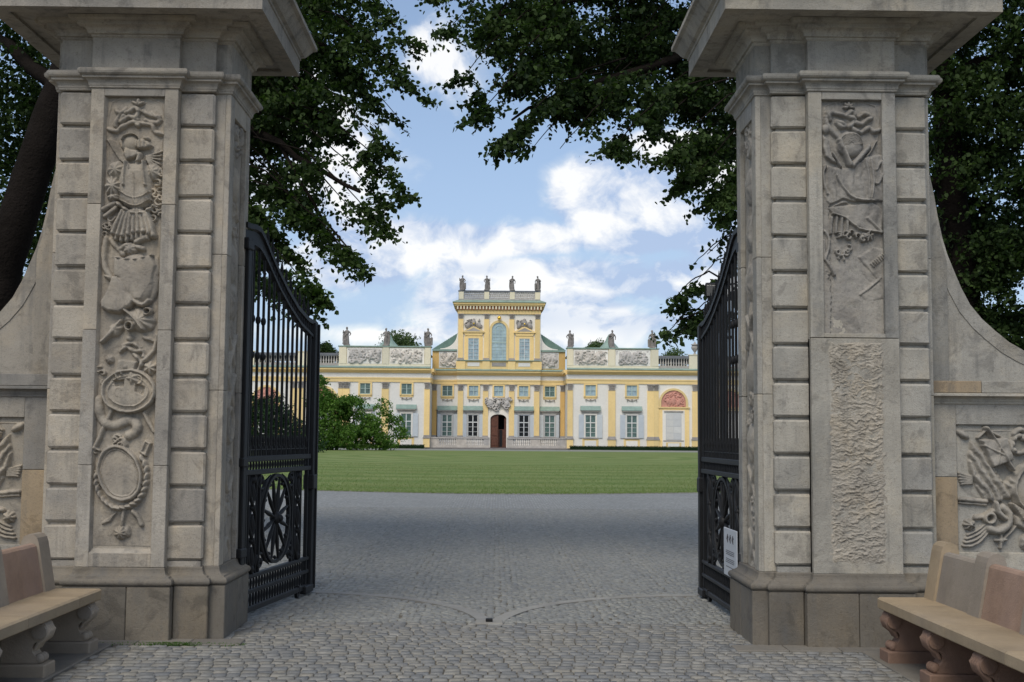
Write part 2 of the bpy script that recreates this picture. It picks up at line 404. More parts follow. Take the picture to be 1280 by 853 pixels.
# ---------------------------------------------------------------- carved reliefs
class Relief:
    """height field over a w x h panel; carving coordinates x right, y down, in 'carver units'"""
    def __init__(s, x0, x1, y0, y1, step):
        nx = int((x1-x0)/step)+1; ny = int((y1-y0)/step)+1
        s.x = np.linspace(x0, x1, nx); s.y = np.linspace(y0, y1, ny); s.X, s.Y = np.meshgrid(s.x, s.y)
        s.X0, s.Y0 = s.X, s.Y
        s.H = np.zeros_like(s.X); s.b = (x0, x1, y0, y1)
    def warp(s, amp, sc, seed):
        s.X = s.X0+fbm(s.X0, s.Y0, sc, seed=seed)*amp; s.Y = s.Y0+fbm(s.X0, s.Y0, sc, seed=seed+50)*amp
    def up(s, m, h): s.H = np.where(m & (h > s.H), h, s.H)
    def dome(s, cx, cy, rx, ry, h, ang=0, base=0., flat=1., ridges=0, rd=.18, radial=True):
        a = rad(ang); dx, dy = s.X-cx, s.Y-cy; u = (dx*math.cos(a)+dy*math.sin(a))/rx; v = (-dx*math.sin(a)+dy*math.cos(a))/ry
        d = np.sqrt(u*u+v*v); z = base+h*np.sqrt(np.clip(1-d**(2*flat), 0, 1))
        if ridges:
            ph = np.arctan2(v, u)*ridges if radial else u*ridges
            z = z-h*rd*(.5+.5*np.cos(ph))*np.clip(d*1.6, 0, 1)
        s.up(d < 1, z)
    def tube(s, pts, r, h, base=0., ridge=0):
        if len(pts) > 2 and len(pts) < 12:        # round the stroke
            p = [pts[0]]+list(pts)+[pts[-1]]; o = []
            for i in range(1, len(p)-2):
                for k in range(3):
                    q = k/3.; o.append(tuple(.5*(2*p[i][c]+(p[i+1][c]-p[i-1][c])*q+(2*p[i-1][c]-5*p[i][c]+4*p[i+1][c]-p[i+2][c])*q*q+(3*p[i][c]-p[i-1][c]-3*p[i+1][c]+p[i+2][c])*q**3) for c in (0, 1)))
            pts = o+[pts[-1]]
        xs, ys = [q[0] for q in pts], [q[1] for q in pts]; g = r+14
        i0, i1 = np.searchsorted(s.y, (min(ys)-g, max(ys)+g)); j0, j1 = np.searchsorted(s.x, (min(xs)-g, max(xs)+g))
        if i0 >= i1 or j0 >= j1: return
        X, Y, H = s.X[i0:i1, j0:j1], s.Y[i0:i1, j0:j1], s.H[i0:i1, j0:j1]
        D = np.full_like(X, 1e9); T = np.zeros_like(X); L = 0
        for (ax, ay), (bx, by) in zip(pts[:-1], pts[1:]):
            vx, vy = bx-ax, by-ay; l2 = vx*vx+vy*vy+1e-9
            t = np.clip(((X-ax)*vx+(Y-ay)*vy)/l2, 0, 1); d = np.hypot(X-ax-t*vx, Y-ay-t*vy)
            T = np.where(d < D, L+t*math.sqrt(l2), T); D = np.minimum(D, d); L += math.sqrt(l2)
        z = base+h*np.sqrt(np.clip(1-(D/r)**2, 0, 1))
        if ridge: z = z-h*.3*(.5+.5*np.cos(T/r*ridge))
        s.H[i0:i1, j0:j1] = np.where((D < r) & (z > H), z, H)
    def ring(s, cx, cy, rx, ry, w, h, ang=0, scallop=0, a0=None, a1=None):
        a = rad(ang); dx, dy = s.X-cx, s.Y-cy; u = (dx*math.cos(a)+dy*math.sin(a))/rx; v = (-dx*math.sin(a)+dy*math.cos(a))/ry
        d = np.sqrt(u*u+v*v); th = np.arctan2(v, u); e = np.abs(d-1)*min(rx, ry)/w
        z = h*np.sqrt(np.clip(1-e*e, 0, 1))
        if scallop: z = z*(.62+.38*np.abs(np.sin(th*scallop/2)))
        m = e < 1
        if a0 is not None:
            t = (th-rad(a0)) % (2*PI); m &= t < (rad(a1)-rad(a0)) % (2*PI)
        s.up(m, z)
    def sd(s, P):
        n = len(P); D = np.full_like(s.X, 1e9); ins = np.zeros(s.X.shape, bool)
        for i in range(n):
            ax, ay = P[i]; bx, by = P[(i+1) % n]; vx, vy = bx-ax, by-ay
            t = np.clip(((s.X-ax)*vx+(s.Y-ay)*vy)/(vx*vx+vy*vy+1e-9), 0, 1)
            D = np.minimum(D, np.hypot(s.X-ax-t*vx, s.Y-ay-t*vy))
            c = ((ay > s.Y) != (by > s.Y)) & (s.X < (bx-ax)*(s.Y-ay)/(by-ay+1e-9)+ax); ins ^= c
        return np.where(ins, D, -D)
    def poly(s, P, h, bev=8, base=0., folds=0, fang=0, fd=.3, puff=0.):
        d = s.sd(P); z = base+h*np.sqrt(np.clip(1-(1-np.clip(d/bev, 0, 1))**2, 0, 1))+puff*np.clip(d/(bev*6), 0, 1)
        if folds:
            a = rad(fang); q = (s.X*math.cos(a)+s.Y*math.sin(a)); q = q+fbm(s.X, s.Y, 60, seed=3)*40
            z = z-h*fd*(.5+.5*np.cos(q/folds*2*PI))**1.5
        s.up(d > 0, z)
    def dig(s, P, h, bev=6):
        d = s.sd(P); s.H = np.where(d > 0, s.H-h*np.clip(d/bev, 0, 1), s.H)
    def curls(s, x0, x1, y0, y1, n, r, h, seed):
        q = np.random.default_rng(seed)
        for _ in range(n):
            x, y = q.uniform(x0, x1), q.uniform(y0, y1); a = q.uniform(0, 2*PI); rr = r*q.uniform(.7, 1.4); k = q.choice([-1, 1])
            s.tube([(x+rr*(1.1-.16*i)*math.cos(a+k*i*.8), y+rr*(1.1-.16*i)*math.sin(a+k*i*.8)) for i in range(6)], rr*.3, h*q.uniform(.6, 1))
    def build(s, name, material, parent, unit, cx, z_of_y0, face, y0=0., amp=.0025, seed=1, fx=1, rot=None, loc=None):
        """unit = metres per carver unit; relief faces -Y at y = face (local)"""
        H = s.H*unit*(1.05 if 'rough' not in name else .36) + fbm(s.X0, s.Y0, 14, seed=seed+9, oct=5)*amp*2 + fbm(s.X0, s.Y0, 90, seed=seed+19, oct=3)*amp*2
        V = np.stack([cx+fx*s.X0*unit, face-H, z_of_y0-(s.Y0-y0)*unit], -1).reshape(-1, 3)
        ny, nx = s.X.shape; i = np.arange(ny-1)[:, None]*nx+np.arange(nx-1)[None]; i = i.ravel()
        F = np.stack([i, i+nx, i+nx+1, i+1], -1)
        if fx < 0: F = F[:, ::-1]
        return link(name, np_mesh(name, V, F, material, smooth=True), parent, loc, rot)
# ================================================================ ground
def sheet(name, poly, z, material, label=None):
    me = bpy.data.meshes.new(name); me.from_pydata([(x, y, z) for x, y in poly], [], [tuple(range(len(poly)))]); me.materials.append(MAT[material])
    return link(name, me, kind='structure')
sheet('ground', [(-1500, -300), (1500, -300), (1500, 2500), (-1500, 2500)], -.03, 'earth')
sheet('forecourt_road', [(-60, 27), (60, 27), (60, 148), (-60, 148)], -.004, 'far_setts')
sheet('forecourt_bed', [(-60, 17.9), (60, 17.9), (60, 27.1), (-60, 27.1)], -.010, 'far_setts')
sheet('joint_bed', [(-14, -6), (14, -6), (14, 18), (-14, 18)], -.012, 'joint_sand')
# lawn: blunt near end, straight far edge
LE = [(x, 33.55+.5*(math.sqrt((x-.1)**2+16)-4)) for x in np.linspace(-46, 46, 93)]
lawn = sheet('lawn', LE+[(46, 131.5), (-46, 131.5)], .012, 'lawn')
lk = MB(); vs = [(x, y-.12, z) for x, y in LE for z in (-.01, .02)]+[(x, y, .02) for x, y in LE]
n_ = len(LE)
lk.add(vs, [(2*i, 2*i+2, 2*i+3, 2*i+1) for i in range(n_-1)]+[(2*i+1, 2*i+3, 2*n_+i+1, 2*n_+i) for i in range(n_-1)]).build('lawn_edging', 'track_stone', kind='structure')
sheet('path', [(-70, 131.5), (70, 131.5), (70, 151), (-70, 151)], .004, 'pale_path')
sheet('paving', [(-8.9, 147.5), (9.2, 147.5), (9.2, 158.5), (-8.9, 158.5)], .012, 'dark_paving')

def grass_tufts():
    """short blades over the near part of the lawn"""
    n = 80000; x = RNG.uniform(-13, 13, n); y = 33.42+.5*(np.sqrt(x*x+16)-4)+RNG.normal(0, .05, n)+RNG.random(n)**2.2*34
    a = RNG.random(n)*2*PI; h = RNG.uniform(.015, .04, n); w = .010
    dx, dy = np.cos(a)*w, np.sin(a)*w; lx, ly = RNG.normal(0, .02, n), RNG.normal(0, .02, n)
    V = np.stack([np.stack([x-dx, y-dy, np.full(n, .01)], -1), np.stack([x+dx, y+dy, np.full(n, .01)], -1), np.stack([x+lx, y+ly, .01+h], -1)], 1).reshape(-1, 3)
    F = np.arange(3*n).reshape(-1, 3)
    link('grass', np_mesh('grass', V, F, 'grass_blade', np.repeat(RNG.random(n), 3)), kind='stuff')
grass_tufts()

# ---- granite setts
def stone_np(cx, cy, w, l, ang, h, ch):
    """arrays of truncated pyramids without bottoms"""
    n = len(cx); c, s = np.cos(ang), np.sin(ang)
    V = np.zeros((n, 8, 3))
    for k, (i, j, top) in enumerate([(-1, -1, 0), (1, -1, 0), (1, 1, 0), (-1, 1, 0), (-1, -1, 1), (1, -1, 1), (1, 1, 1), (-1, 1, 1)]):
        jx = RNG.normal(0, .022, n)*w; jy = RNG.normal(0, .022, n)*l
        u = i*(w/2-top*ch)+jx*top; v = j*(l/2-top*ch)+jy*top
        V[:, k, 0] = cx+u*c-v*s; V[:, k, 1] = cy+u*s+v*c
        V[:, k, 2] = np.where(top, h+RNG.normal(0, .0015, n), -.012)
    F = np.array([(4, 5, 6, 7), (0, 1, 5, 4), (1, 2, 6, 5), (2, 3, 7, 6), (3, 0, 4, 7)])
    F = (np.arange(n)[:, None, None]*8+F[None]).reshape(-1, 4)
    return V.reshape(-1, 3), F
def near_setts():
    st = []; y = 1.5; row = 0
    while y < 10.42:
        d = RNG.uniform(.095, .118)
        x = -9.6+RNG.uniform(0, .1)
        while x < 9.6:
            w = RNG.uniform(.080, .125)
            inb = (x < -2.95 and y < 9.25) or (x > 2.78 and y < 9.05)
            if not inb and not (abs(x) > 3.9 and y < 9.3):
                st.append((x+w/2, y+d/2, w-.008, d-.009))
            x += w
        y += d; row += 1
    st = np.array(st)
    wob = .012*np.sin(st[:, 0]*2.1)+.01*np.sin(st[:, 0]*5.3+st[:, 1])
    st[:, 1] += wob
    # the 300 that show largest: nearest stones inside the frame
    vis = (np.abs(st[:, 0]-.05) < st[:, 1]*.41) & (st[:, 1] > 7.9)
    order = np.where(vis)[0]; order = order[np.argsort(st[order, 1])][:300]
    rest = np.setdiff1d(np.arange(len(st)), order)
    h = RNG.normal(.001, .0014, len(rest))
    V, F = stone_np(st[rest, 0], st[rest, 1], st[rest, 2], st[rest, 3], RNG.normal(0, .03, len(rest)), h, .004)
    pv = thing_structure = MB().box(-3.9, 3.9, 7.0, 10.43, -.028, -.016).build('cobbled_pavement', 'joint_sand', kind='structure')
    link('setts', np_mesh('setts', V, F, 'sett', np.repeat(RNG.random(len(rest)), 8)), pv, kind='stuff')
    var = []
    for k in range(12):
        V, F = stone_np(np.zeros(1), np.zeros(1), np.full(1, .1), np.full(1, .1), np.zeros(1), np.zeros(1), .004)
        V[:, 2] *= 1.
        var.append(np_mesh('sett', V, F, 'sett', np.full(8, (k+.5)/12)))
    for i in order:
        link('sett', random.choice(var), pv, (st[i, 0], st[i, 1], float(RNG.normal(.001, .0014))), (0, 0, float(RNG.normal(0, .03))), (st[i, 2]*10, st[i, 3]*10, 1))
near_setts()
def fan_setts():
    """small setts laid in segmental arcs behind the gate line"""
    P = []; Wc = .9; s = .066
    for c in range(-9, 10):
        xc = c*Wc+.05
        y0 = 10.45-.3
        while y0 < 27.2:
            x = xc-Wc/2+s/2
            while x < xc+Wc/2:
                u = x-xc; y = y0+.30*(1-(2*u/Wc)**2)
                P.append((x+RNG.normal(0, .012), y+.04*math.sin(c*2.4)+RNG.normal(0, .006), math.atan(-2.4*u/Wc/ Wc*1.1)))
                x += s*math.cos(math.atan(2.2*u/Wc))
            y0 += s
    P = np.array(P); P = P[(P[:, 1] > 10.48) & (P[:, 1] < 27.0) & (np.abs(P[:, 0]) < P[:, 1]*.26+1.2)]
    hl, hr = (-2.2, 10.3), (2.12, 10.2)
    for h in (hl, hr):
        r = np.hypot(P[:, 0]-h[0], P[:, 1]-h[1]); P = P[np.abs(r-2.12) > .075]
    n = len(P)
    V, F = stone_np(P[:, 0], P[:, 1], RNG.uniform(.052, .067, n), RNG.uniform(.050, .062, n), P[:, 2], RNG.normal(.001, .0016, n), .005)
    pv = MB().box(-9, 9, 10.44, 18.0, -.028, -.016).build('fan_pavement', 'joint_sand', kind='structure')
    link('small_setts', np_mesh('small_setts', V, F, 'fan_sett', np.repeat(RNG.random(n), 8)), pv, kind='stuff')
fan_setts()
def track(h, a0, a1):
    m = MB(); n = 24; vs = []
    for i in range(n+1):
        a = a0+(a1-a0)*i/n
        for r, z in ((2.06, -.012), (2.06, .004), (2.18, .004), (2.18, -.012)): vs.append((h[0]+r*math.cos(a), h[1]+r*math.sin(a), z))
    m.add(vs, [(4*i+k, 4*i+k+1, 4*i+k+5, 4*i+k+4) for i in range(n) for k in range(3)]); m.build('wheel_track', 'track_stone', kind='structure')
track((-2.2, 10.3), rad(2), rad(88)); track((2.12, 10.2), rad(178), rad(92))
st = MB().box(-.17, .07, 10.36, 10.52, -.01, .012, .006).build('gate_stop', 'track_stone'); tag(st, 'small stone gate stop where the two pale wheel tracks meet', 'gate stop')
MB().box(-.08, -.02, 10.41, 10.46, .012, .04, .006).build('catch', 'iron', st)
for nm, x0, x1, y0, y1 in (('flagstone', -4.6, -2.90, 1.5, 9.3), ('flagstone', 2.76, 4.6, 1.5, 9.1)):
    y = y1
    f0 = MB().box(x0, x1, y0, y1, -.025, -.013).build('flagstone_strip', 'flagstone', kind='structure')
    while y > y0+.4:
        d = random.uniform(.8, 1.2); MB().box(x0, x1, max(y0, y-d)+.004, y-.004, -.02, .012, .006).build('flagstone', 'flagstone', f0); y -= d
for cx, cy in ((-2.94, 10.0), (2.82, 9.86)):
    for k in range(5):
        MB().box(cx-1.0+k*.4+.004, cx-1.0+(k+1)*.4-.004, cy-.74, cy-.5, -.02, .010, .005).build('footing_slab', 'flagstone', kind='structure')
# weeds in the joints at the foot of the left pier
def weeds():
    n = 1400; x = RNG.normal(-2.45, .11, n); y = 9.28+RNG.normal(0, .02, n); k = RNG.random(n) < .35
    x = np.where(k, RNG.uniform(-3.2, -1.9, n), x)
    a = RNG.random(n)*2*PI; h = RNG.uniform(.006, .022, n); w = .006; dx, dy = np.cos(a)*w, np.sin(a)*w
    V = np.stack([np.stack([x-dx, y-dy, np.full(n, .0)], -1), np.stack([x+dx, y+dy, np.full(n, .0)], -1), np.stack([x+RNG.normal(0, .01, n), y+RNG.normal(0, .01, n), h], -1)], 1).reshape(-1, 3)
    link('weeds', np_mesh('weeds', V, np.arange(3*n).reshape(-1, 3), 'leaf_bush', np.repeat(RNG.random(n)*.4, 3)), kind='stuff')
weeds()

# ================================================================ reliefs
K = 3.876; UN = .00638/K
def mapper(c0, cy0, slope):
    """zoom-window coordinates -> panel coordinates with the panel's lean taken out"""
    def f(off, pts):
        out = []
        for (x, y) in pts:
            px, py = x/K+off[0], y/K+off[1]
            out.append(((px-(c0+(py-cy0)*slope))*K, (py-110)*K))
        return out
    return f
def left_relief():
    M = mapper(164.8, 122, -.03986); R = Relief(-150, 150, 44, 2266, 3.)
    A, B, C = (100, 110), (95, 310), (85, 500)
    def T(o, p, r, h, **k): R.tube(M(o, p), r, h, **k)
    def D(o, x, y, *a, **k): q = M(o, [(x, y)])[0]; R.dome(q[0], q[1], *a, **k)
    R.tube([(-122, 400), (-122, 78), (124, 78), (124, 400)], 4, 5)
    R.warp(9, 38, 3)
    # ribbon bow
    for p in ([(150, 112), (168, 132), (215, 126), (243, 104), (262, 120)], [(258, 165), (215, 150), (176, 180), (190, 150)], [(285, 120), (325, 142), (368, 150), (352, 182), (300, 168)],
              [(112, 214), (150, 226), (182, 204), (232, 180), (290, 186), (330, 192), (345, 226), (394, 240)], [(262, 130), (240, 170), (262, 195)], [(200, 110), (160, 160), (150, 200)], [(330, 130), (372, 165)]):
        T(A, p, 13, 26, ridge=1.5)
    for a in (-60, 0, 60): q = M(A, [(263, 92)])[0]; R.dome(q[0]+math.sin(rad(a))*18, q[1]-math.cos(rad(a))*18, 10, 20, 24, a)
    # helmet, gorget, arrows
    D(A, 226, 288, 48, 50, 38); R.poly(M(A, [(196, 300), (232, 318), (262, 322), (278, 348), (240, 366), (206, 372), (188, 340)]), 34, 14); R.poly(M(A, [(244, 272), (285, 262), (312, 275), (338, 296), (318, 314), (276, 320), (250, 316)]), 42, 12, folds=22, fang=0, fd=.2); D(A, 302, 262, 16, 12, 34); T(A, [(272, 345), (238, 428)], 14, 34)
    R.ring(*M(A, [(232, 285)])[0], 46, 40, 5, 46, 0, 0, 190, 340)
    for k in range(6): T(A, [(108+k*11, 268+k*3), (172+k*9, 372+k*6)], 5, 16)
    for k in range(7): T(A, [(300, 350+k*3), (378-k*4, 325+k*22)], 6, 18)
    # cuirass
    R.poly(M(A, [(200, 382), (296, 382), (330, 425), (334, 500), (322, 575), (300, 612), (250, 634), (192, 606), (170, 565), (160, 480), (170, 420)]), 46, 46, puff=6)
    R.dig(M(A, [(216, 378), (282, 378), (278, 428), (220, 428)]), 12, 5); T(A, [(248, 436), (249, 520), (250, 606)], 4, 56)
    for x0, x1 in ((206, 196), (290, 304)): T(A, [(x0, 382), (x1, 500)], 9, 60); D(A, x1, 500, 12, 12, 64)
    for y in (545, 585): T(A, [(176, y-12), (215, y+12), (250, y+20), (290, y+10), (322, y-14)], 4, 55)
    D(A, 155, 425, 50, 48, 50, ridges=7); D(A, 140, 505, 46, 62, 48, ridges=9, rd=.3); D(A, 140, 560, 34, 20, 44, ridges=5)
    D(A, 335, 430, 42, 46, 40, ridges=7); T(A, [(160, 588), (205, 624), (250, 644), (300, 634), (338, 604)], 10, 58, ridge=1.6)
    # pteruges: two rows of strips
    for k in range(9):
        x = 138+k*25; T(A, [(185+k*15, 632+8*math.sin(k)), (x, 735+12*math.sin(k*.9))], 15, 46); D(A, x, 738+12*math.sin(k*.9), 14, 18, 52)
    for k in range(7): T(A, [(175+k*22, 690), (150+k*26, 765+10*math.sin(k))], 14, 34)
    for o in ((85, 620, 145, 588), (95, 652, 150, 612)): T(A, [o[:2], o[2:]], 14, 26)
    q0, q1 = M(A, [(335, 420), (380, 700)]); R.curls(q0[0], q1[0], q0[1], q1[1], 22, 17, 28, 5)
    q0, q1 = M(A, [(92, 660), (120, 760)]); R.curls(q0[0], q1[0], q0[1], q1[1], 7, 16, 22, 6)
    T(A, [(250, 780), (330, 740)], 16, 34); T(A, [(120, 770), (180, 840)], 14, 20, ridge=1.4)
    # cloak / shield bag
    T(B, [(120, -10), (110, 60), (112, 130), (140, 186)], 16, 26); D(B, 130, 184, 26, 12, 30, 20, ridges=3)
    D(B, 352, 190, 32, 118, 28, 4); D(B, 268, 190, 100, 128, 44, -10, flat=2.0); R.poly(M(B, [(160, 80), (250, 92), (345, 68), (372, 120), (352, 215), (300, 300), (255, 300), (200, 200), (158, 180)]), 40, 16, puff=8)
    R.poly(M(B, [(150, 178), (182, 178), (210, 205), (230, 250), (272, 298), (240, 335), (190, 362), (135, 362), (100, 338), (94, 305), (125, 250)]), 50, 18, puff=6)
    T(B, [(165, 84), (250, 96), (345, 74)], 8, 50, ridge=1.2); T(B, [(190, 40), (240, 20), (300, 40)], 14, 34, ridge=1.3); D(B, 238, 40, 40, 30, 36, ridges=6)
    T(B, [(262, 300), (300, 318), (330, 300)], 13, 44)
    # shell and hand
    D(B, 285, 392, 80, 60, 44, 20, ridges=8, rd=.22); R.ring(*M(B, [(325, 352)])[0], 16, 16, 6, 52); R.ring(*M(B, [(236, 424)])[0], 18, 18, 6, 52); T(B, [(215, 345), (262, 385), (300, 440)], 7, 56)
    for k in range(4): T(B, [(98+k*12, 500-k*12), (160+k*10, 445-k*16)], 11, 38)
    D(B, 165, 440, 42, 34, 36, -40, ridges=5); D(B, 232, 485, 17, 17, 30)
    for p in ([(185, 550), (215, 525), (250, 545), (295, 545), (300, 570)], [(300, 478), (345, 495)], [(200, 520), (250, 505), (280, 530)], [(250, 560), (290, 600), (270, 640)]): T(B, p, 11, 28, ridge=1.5)
    R.poly(M(B, [(178, 588), (272, 596), (256, 652), (158, 652)]), 30, 8); D(B, 215, 625, 20, 20, 40); D(B, 134, 586, 24, 24, 26, ridges=5); T(B, [(365, 470), (350, 540), (300, 590)], 12, 24); D(B, 332, 628, 36, 36, 34, ridges=6, rd=.4)
    # round shield with the broken head
    q = M(B, [(228, 742)])[0]; R.dome(q[0], q[1], 132, 106, 30, flat=3); R.ring(q[0], q[1], 126, 100, 9, 42); R.ring(q[0], q[1], 96, 74, 5, 36)
    q0, q1 = M(B, [(120, 650), (330, 740)]); R.curls(q0[0], q1[0], q0[1], q1[1], 16, 22, 44, 8)
    D(B, 250, 680, 42, 40, 48, ridges=5, rd=.3); R.dig(M(B, [(150, 690), (210, 685), (205, 725), (165, 722)]), 22); R.dig(M(B, [(262, 700), (312, 720), (300, 765), (255, 745)]), 20)
    q0, q1 = M(B, [(78, 640), (100, 700)]); R.curls(q0[0], q1[0], q0[1], q1[1], 5, 14, 20, 9); D(B, 345, 740, 22, 26, 30, ridges=4)
    # crossed poles, scarf, tablet
    T(C, [(180, 100), (96, 286)], 12, 22); T(C, [(338, 112), (386, 202)], 11, 20); D(C, 96, 284, 15, 12, 28)
    T(C, [(112, 50), (125, 130), (165, 172), (215, 168), (260, 146), (300, 165), (296, 200), (262, 222)], [0][0] or 26, 30, ridge=1.9)
    D(C, 240, 255, 22, 32, 24, ridges=4); q0, q1 = M(C, [(150, 235), (225, 280)]); R.curls(q0[0], q1[0], q0[1], q1[1], 5, 18, 26, 12)
    R.poly(M(C, [(342, 240), (376, 258), (348, 325), (312, 302)]), 24, 7); R.dig(M(C, [(345, 254), (364, 264), (344, 308), (326, 298)]), 10, 4)
    # oval mirror with garland
    q = M(C, [(218, 405)])[0]; R.dome(q[0], q[1], 108, 140, 16, -22, flat=4); R.ring(q[0], q[1], 98, 132, 9, 32, -22); R.ring(q[0], q[1], 84, 117, 4, 22, -22)
    for k in range(19):
        a = rad(-38+k*12.2); x = q[0]+math.cos(a)*(122)*1.0+8; y = q[1]+math.sin(a)*150+18; R.dome(x, y, 15, 23, 36, math.degrees(a)+20, ridges=2, rd=.25)
    q0, q1 = M(C, [(100, 300), (125, 470)]); R.curls(q0[0], q1[0], q0[1], q1[1], 7, 13, 20, 14)
    # tassels
    T(C, [(238, 575), (228, 650)], 12, 22, ridge=.8); D(C, 222, 690, 36, 36, 34, ridges=8, rd=.3); D(C, 252, 685, 20, 30, 24, ridges=4); T(C, [(282, 590), (305, 615), (322, 652)], 12, 24)
    R.poly(M(C, [(205, 588), (185, 600), (130, 640), (128, 655), (170, 640)]), 14, 6)
    return R
def right_relief():
    M = mapper(1066.3, 110, .0129); R = Relief(-150, 150, 48, 1212, 3.)
    A, B = (1010, 110), (1010, 310)
    def T(o, p, r, h, **k): R.tube(M(o, p), r, h, **k)
    def D(o, x, y, *a, **k): q = M(o, [(x, y)])[0]; R.dome(q[0], q[1], *a, **k)
    R.tube([(-124, 330), (-124, 78), (124, 78), (124, 300)], 4, 5)
    R.warp(9, 38, 13)
    for p in ([(95, 138), (122, 118), (160, 122), (192, 130), (220, 110), (238, 124)], [(150, 165), (172, 188), (195, 180), (150, 160)], [(232, 158), (270, 172), (300, 150), (322, 138), (290, 118), (262, 135)],
              [(228, 190), (262, 214), (290, 200), (312, 188), (335, 208), (362, 198)], [(205, 130), (240, 150), (215, 185)], [(115, 150), (105, 120)]): T(A, p, 13, 28, ridge=1.5)
    q = M(A, [(211, 88)])[0]
    for a in (-90, -45, 0, 45, 90): R.dome(q[0]+math.sin(rad(a))*16, q[1]-math.cos(rad(a))*16, 8, 17, 22, a)
    D(A, 92, 198, 20, 26, 26, -30); T(A, [(95, 150), (110, 190), (165, 250)], 12, 20)
    D(A, 215, 275, 66, 68, 36, flat=1.5)
    for k in range(6): R.ring(*M(A, [(215, 282)])[0], 14+9*k, 18+8*k, 4, 42-k, 0, 0, 185, 355)
    R.poly(M(A, [(80, 232), (76, 290), (92, 340), (125, 368), (152, 374), (130, 340), (118, 300), (112, 255)]), 26, 8)
    T(A, [(160, 258), (215, 378)], 14, 44); T(A, [(306, 284), (228, 382)], 14, 34); T(A, [(128, 318), (170, 386)], 8, 26); T(A, [(346, 258), (300, 330)], 6, 20); D(A, 214, 372, 16, 12, 46)
    R.poly(M(A, [(105, 382), (180, 396), (250, 370), (300, 330), (385, 322), (388, 560), (260, 556), (120, 590), (82, 540), (78, 440)]), 17, 12, folds=46, fang=-8, fd=.35)
    for p in ([(150, 430), (178, 488), (240, 545), (330, 552)], [(290, 350), (305, 420), (310, 540)], [(318, 350), (330, 450), (322, 540)], [(345, 400), (370, 360), (380, 430)], [(330, 462), (352, 470), (376, 424)], [(92, 385), (80, 430), (100, 525)]): T(A, p, 8, 28)
    R.dig(M(A, [(95, 580), (180, 545), (250, 560), (332, 552), (300, 566), (240, 574), (180, 562), (110, 592)]), 14, 4)
    R.poly(M(A, [(100, 590), (330, 562), (385, 600), (372, 712), (300, 700), (235, 676), (190, 640), (130, 622)]), 13, 8, folds=60, fang=10)
    T(A, [(130, 620), (190, 640), (258, 690), (370, 712)], 6, 22)
    for x in (125, 150, 176, 203): T(A, [(x, 640), (x-4, 715)], 9, 18)
    q0, q1 = M(A, [(150, 708), (330, 748)]); R.curls(q0[0], q1[0], q0[1], q1[1], 16, 15, 30, 22)
    T(A, [(88, 708), (108, 740), (104, 800), (92, 850)], 10, 24); T(A, [(300, 640), (368, 706)], 9, 22); T(B, [(82, -20), (86, 60), (112, 100), (138, 146)], 9, 22)
    q0, q1 = M(B, [(130, 15), (220, 70)]); R.curls(q0[0], q1[0], q0[1], q1[1], 8, 15, 22, 24)
    for k in range(7): T(B, [(318+k*9, 92-k*8), (332+k*9, 108-k*8)], 5, 20); T(B, [(268+k*14, 246-k*12), (280+k*14, 232-k*12)], 7, 18)
    R.poly(M(B, [(255, 60), (330, 10), (385, 20), (388, 260), (300, 280), (270, 250), (360, 180), (300, 110)]), 9, 10)
    q0, q1 = M(B, [(90, 120), (110, 180)]); R.curls(q0[0], q1[0], q0[1], q1[1], 4, 12, 16, 25)
    R.H = R.H*np.clip((1090-R.Y0)/260+.25+fbm(R.X0, R.Y0, 90, seed=4)*1.5, 0, 1)
    # weathered lower field and its ragged left edge
    R.H += fbm(R.X0, R.Y0, 70, 60, 4, seed=31)*10
    R.H = np.where(R.X0 < -112+fbm(R.X0, R.Y0, 16, seed=6)*26, np.maximum(R.H, 8*(R.Y0 > 520)), R.H)
    return R
def rough_relief():
    """hacked, unfinished stone: short overlapping tool marks"""
    R = Relief(-140, 140, 0, 1068, 2.8)
    wx = R.X0+fbm(R.X0, R.Y0, 60, seed=70)*90; wy = R.Y0+fbm(R.X0, R.Y0, 60, seed=71)*60
    a = fbm(wx+wy*.3, wy-wx*.12, 34, 9, 4, seed=41, rough=.6); b = fbm(wx*.9-wy*.35, wy+wx*.25, 40, 11, 4, seed=42, rough=.6)
    h = np.abs(a)*60+np.maximum(b, -.1)*46
    h = h+fbm(R.X0, R.Y0, 120, seed=43)*16
    edge = np.clip((140-np.abs(R.X0)-10+fbm(R.X0, R.Y0, 22, seed=44)*34)/10, 0, 1)*np.clip((R.Y0-6)/10, 0, 1)*np.clip((1062-R.Y0+fbm(R.X0, R.Y0, 30, seed=45)*50)/14, 0, 1)
    R.H = (h-4)*edge-(1-edge)*6
    return R
def side_relief(seed):
    """slender hanging trophy on the side that faces the gateway"""
    R = Relief(-95, 95, 44, 2266, 4.2); q = np.random.default_rng(seed); R.warp(8, 40, seed)
    R.curls(-60, 60, 90, 300, 16, 26, 30, seed)
    y = 330
    while y < 2150:
        k = q.integers(0, 4)
        if k == 0: R.dome(q.uniform(-15, 15), y+60, 66, 74, 34, 0, ridges=int(q.integers(0, 9))); y += 150
        elif k == 1: R.tube([(-60, y), (55, y+110)], 13, 24); R.tube([(60, y), (-50, y+120)], 13, 30); y += 120
        elif k == 2: R.curls(-60, 60, y, y+110, 10, 22, 28, seed+y); y += 120
        else: R.ring(0, y+70, 52, 62, 10, 32); R.dome(0, y+70, 40, 50, 20); y += 150
        if q.random() < .6: R.tube([(0, y-10), (q.uniform(-20, 20), y+40)], 14, 20, ridge=1.1); y += 34
    R.H *= np.clip(1.15-(R.Y0-400)/2600, .5, 1)
    return R
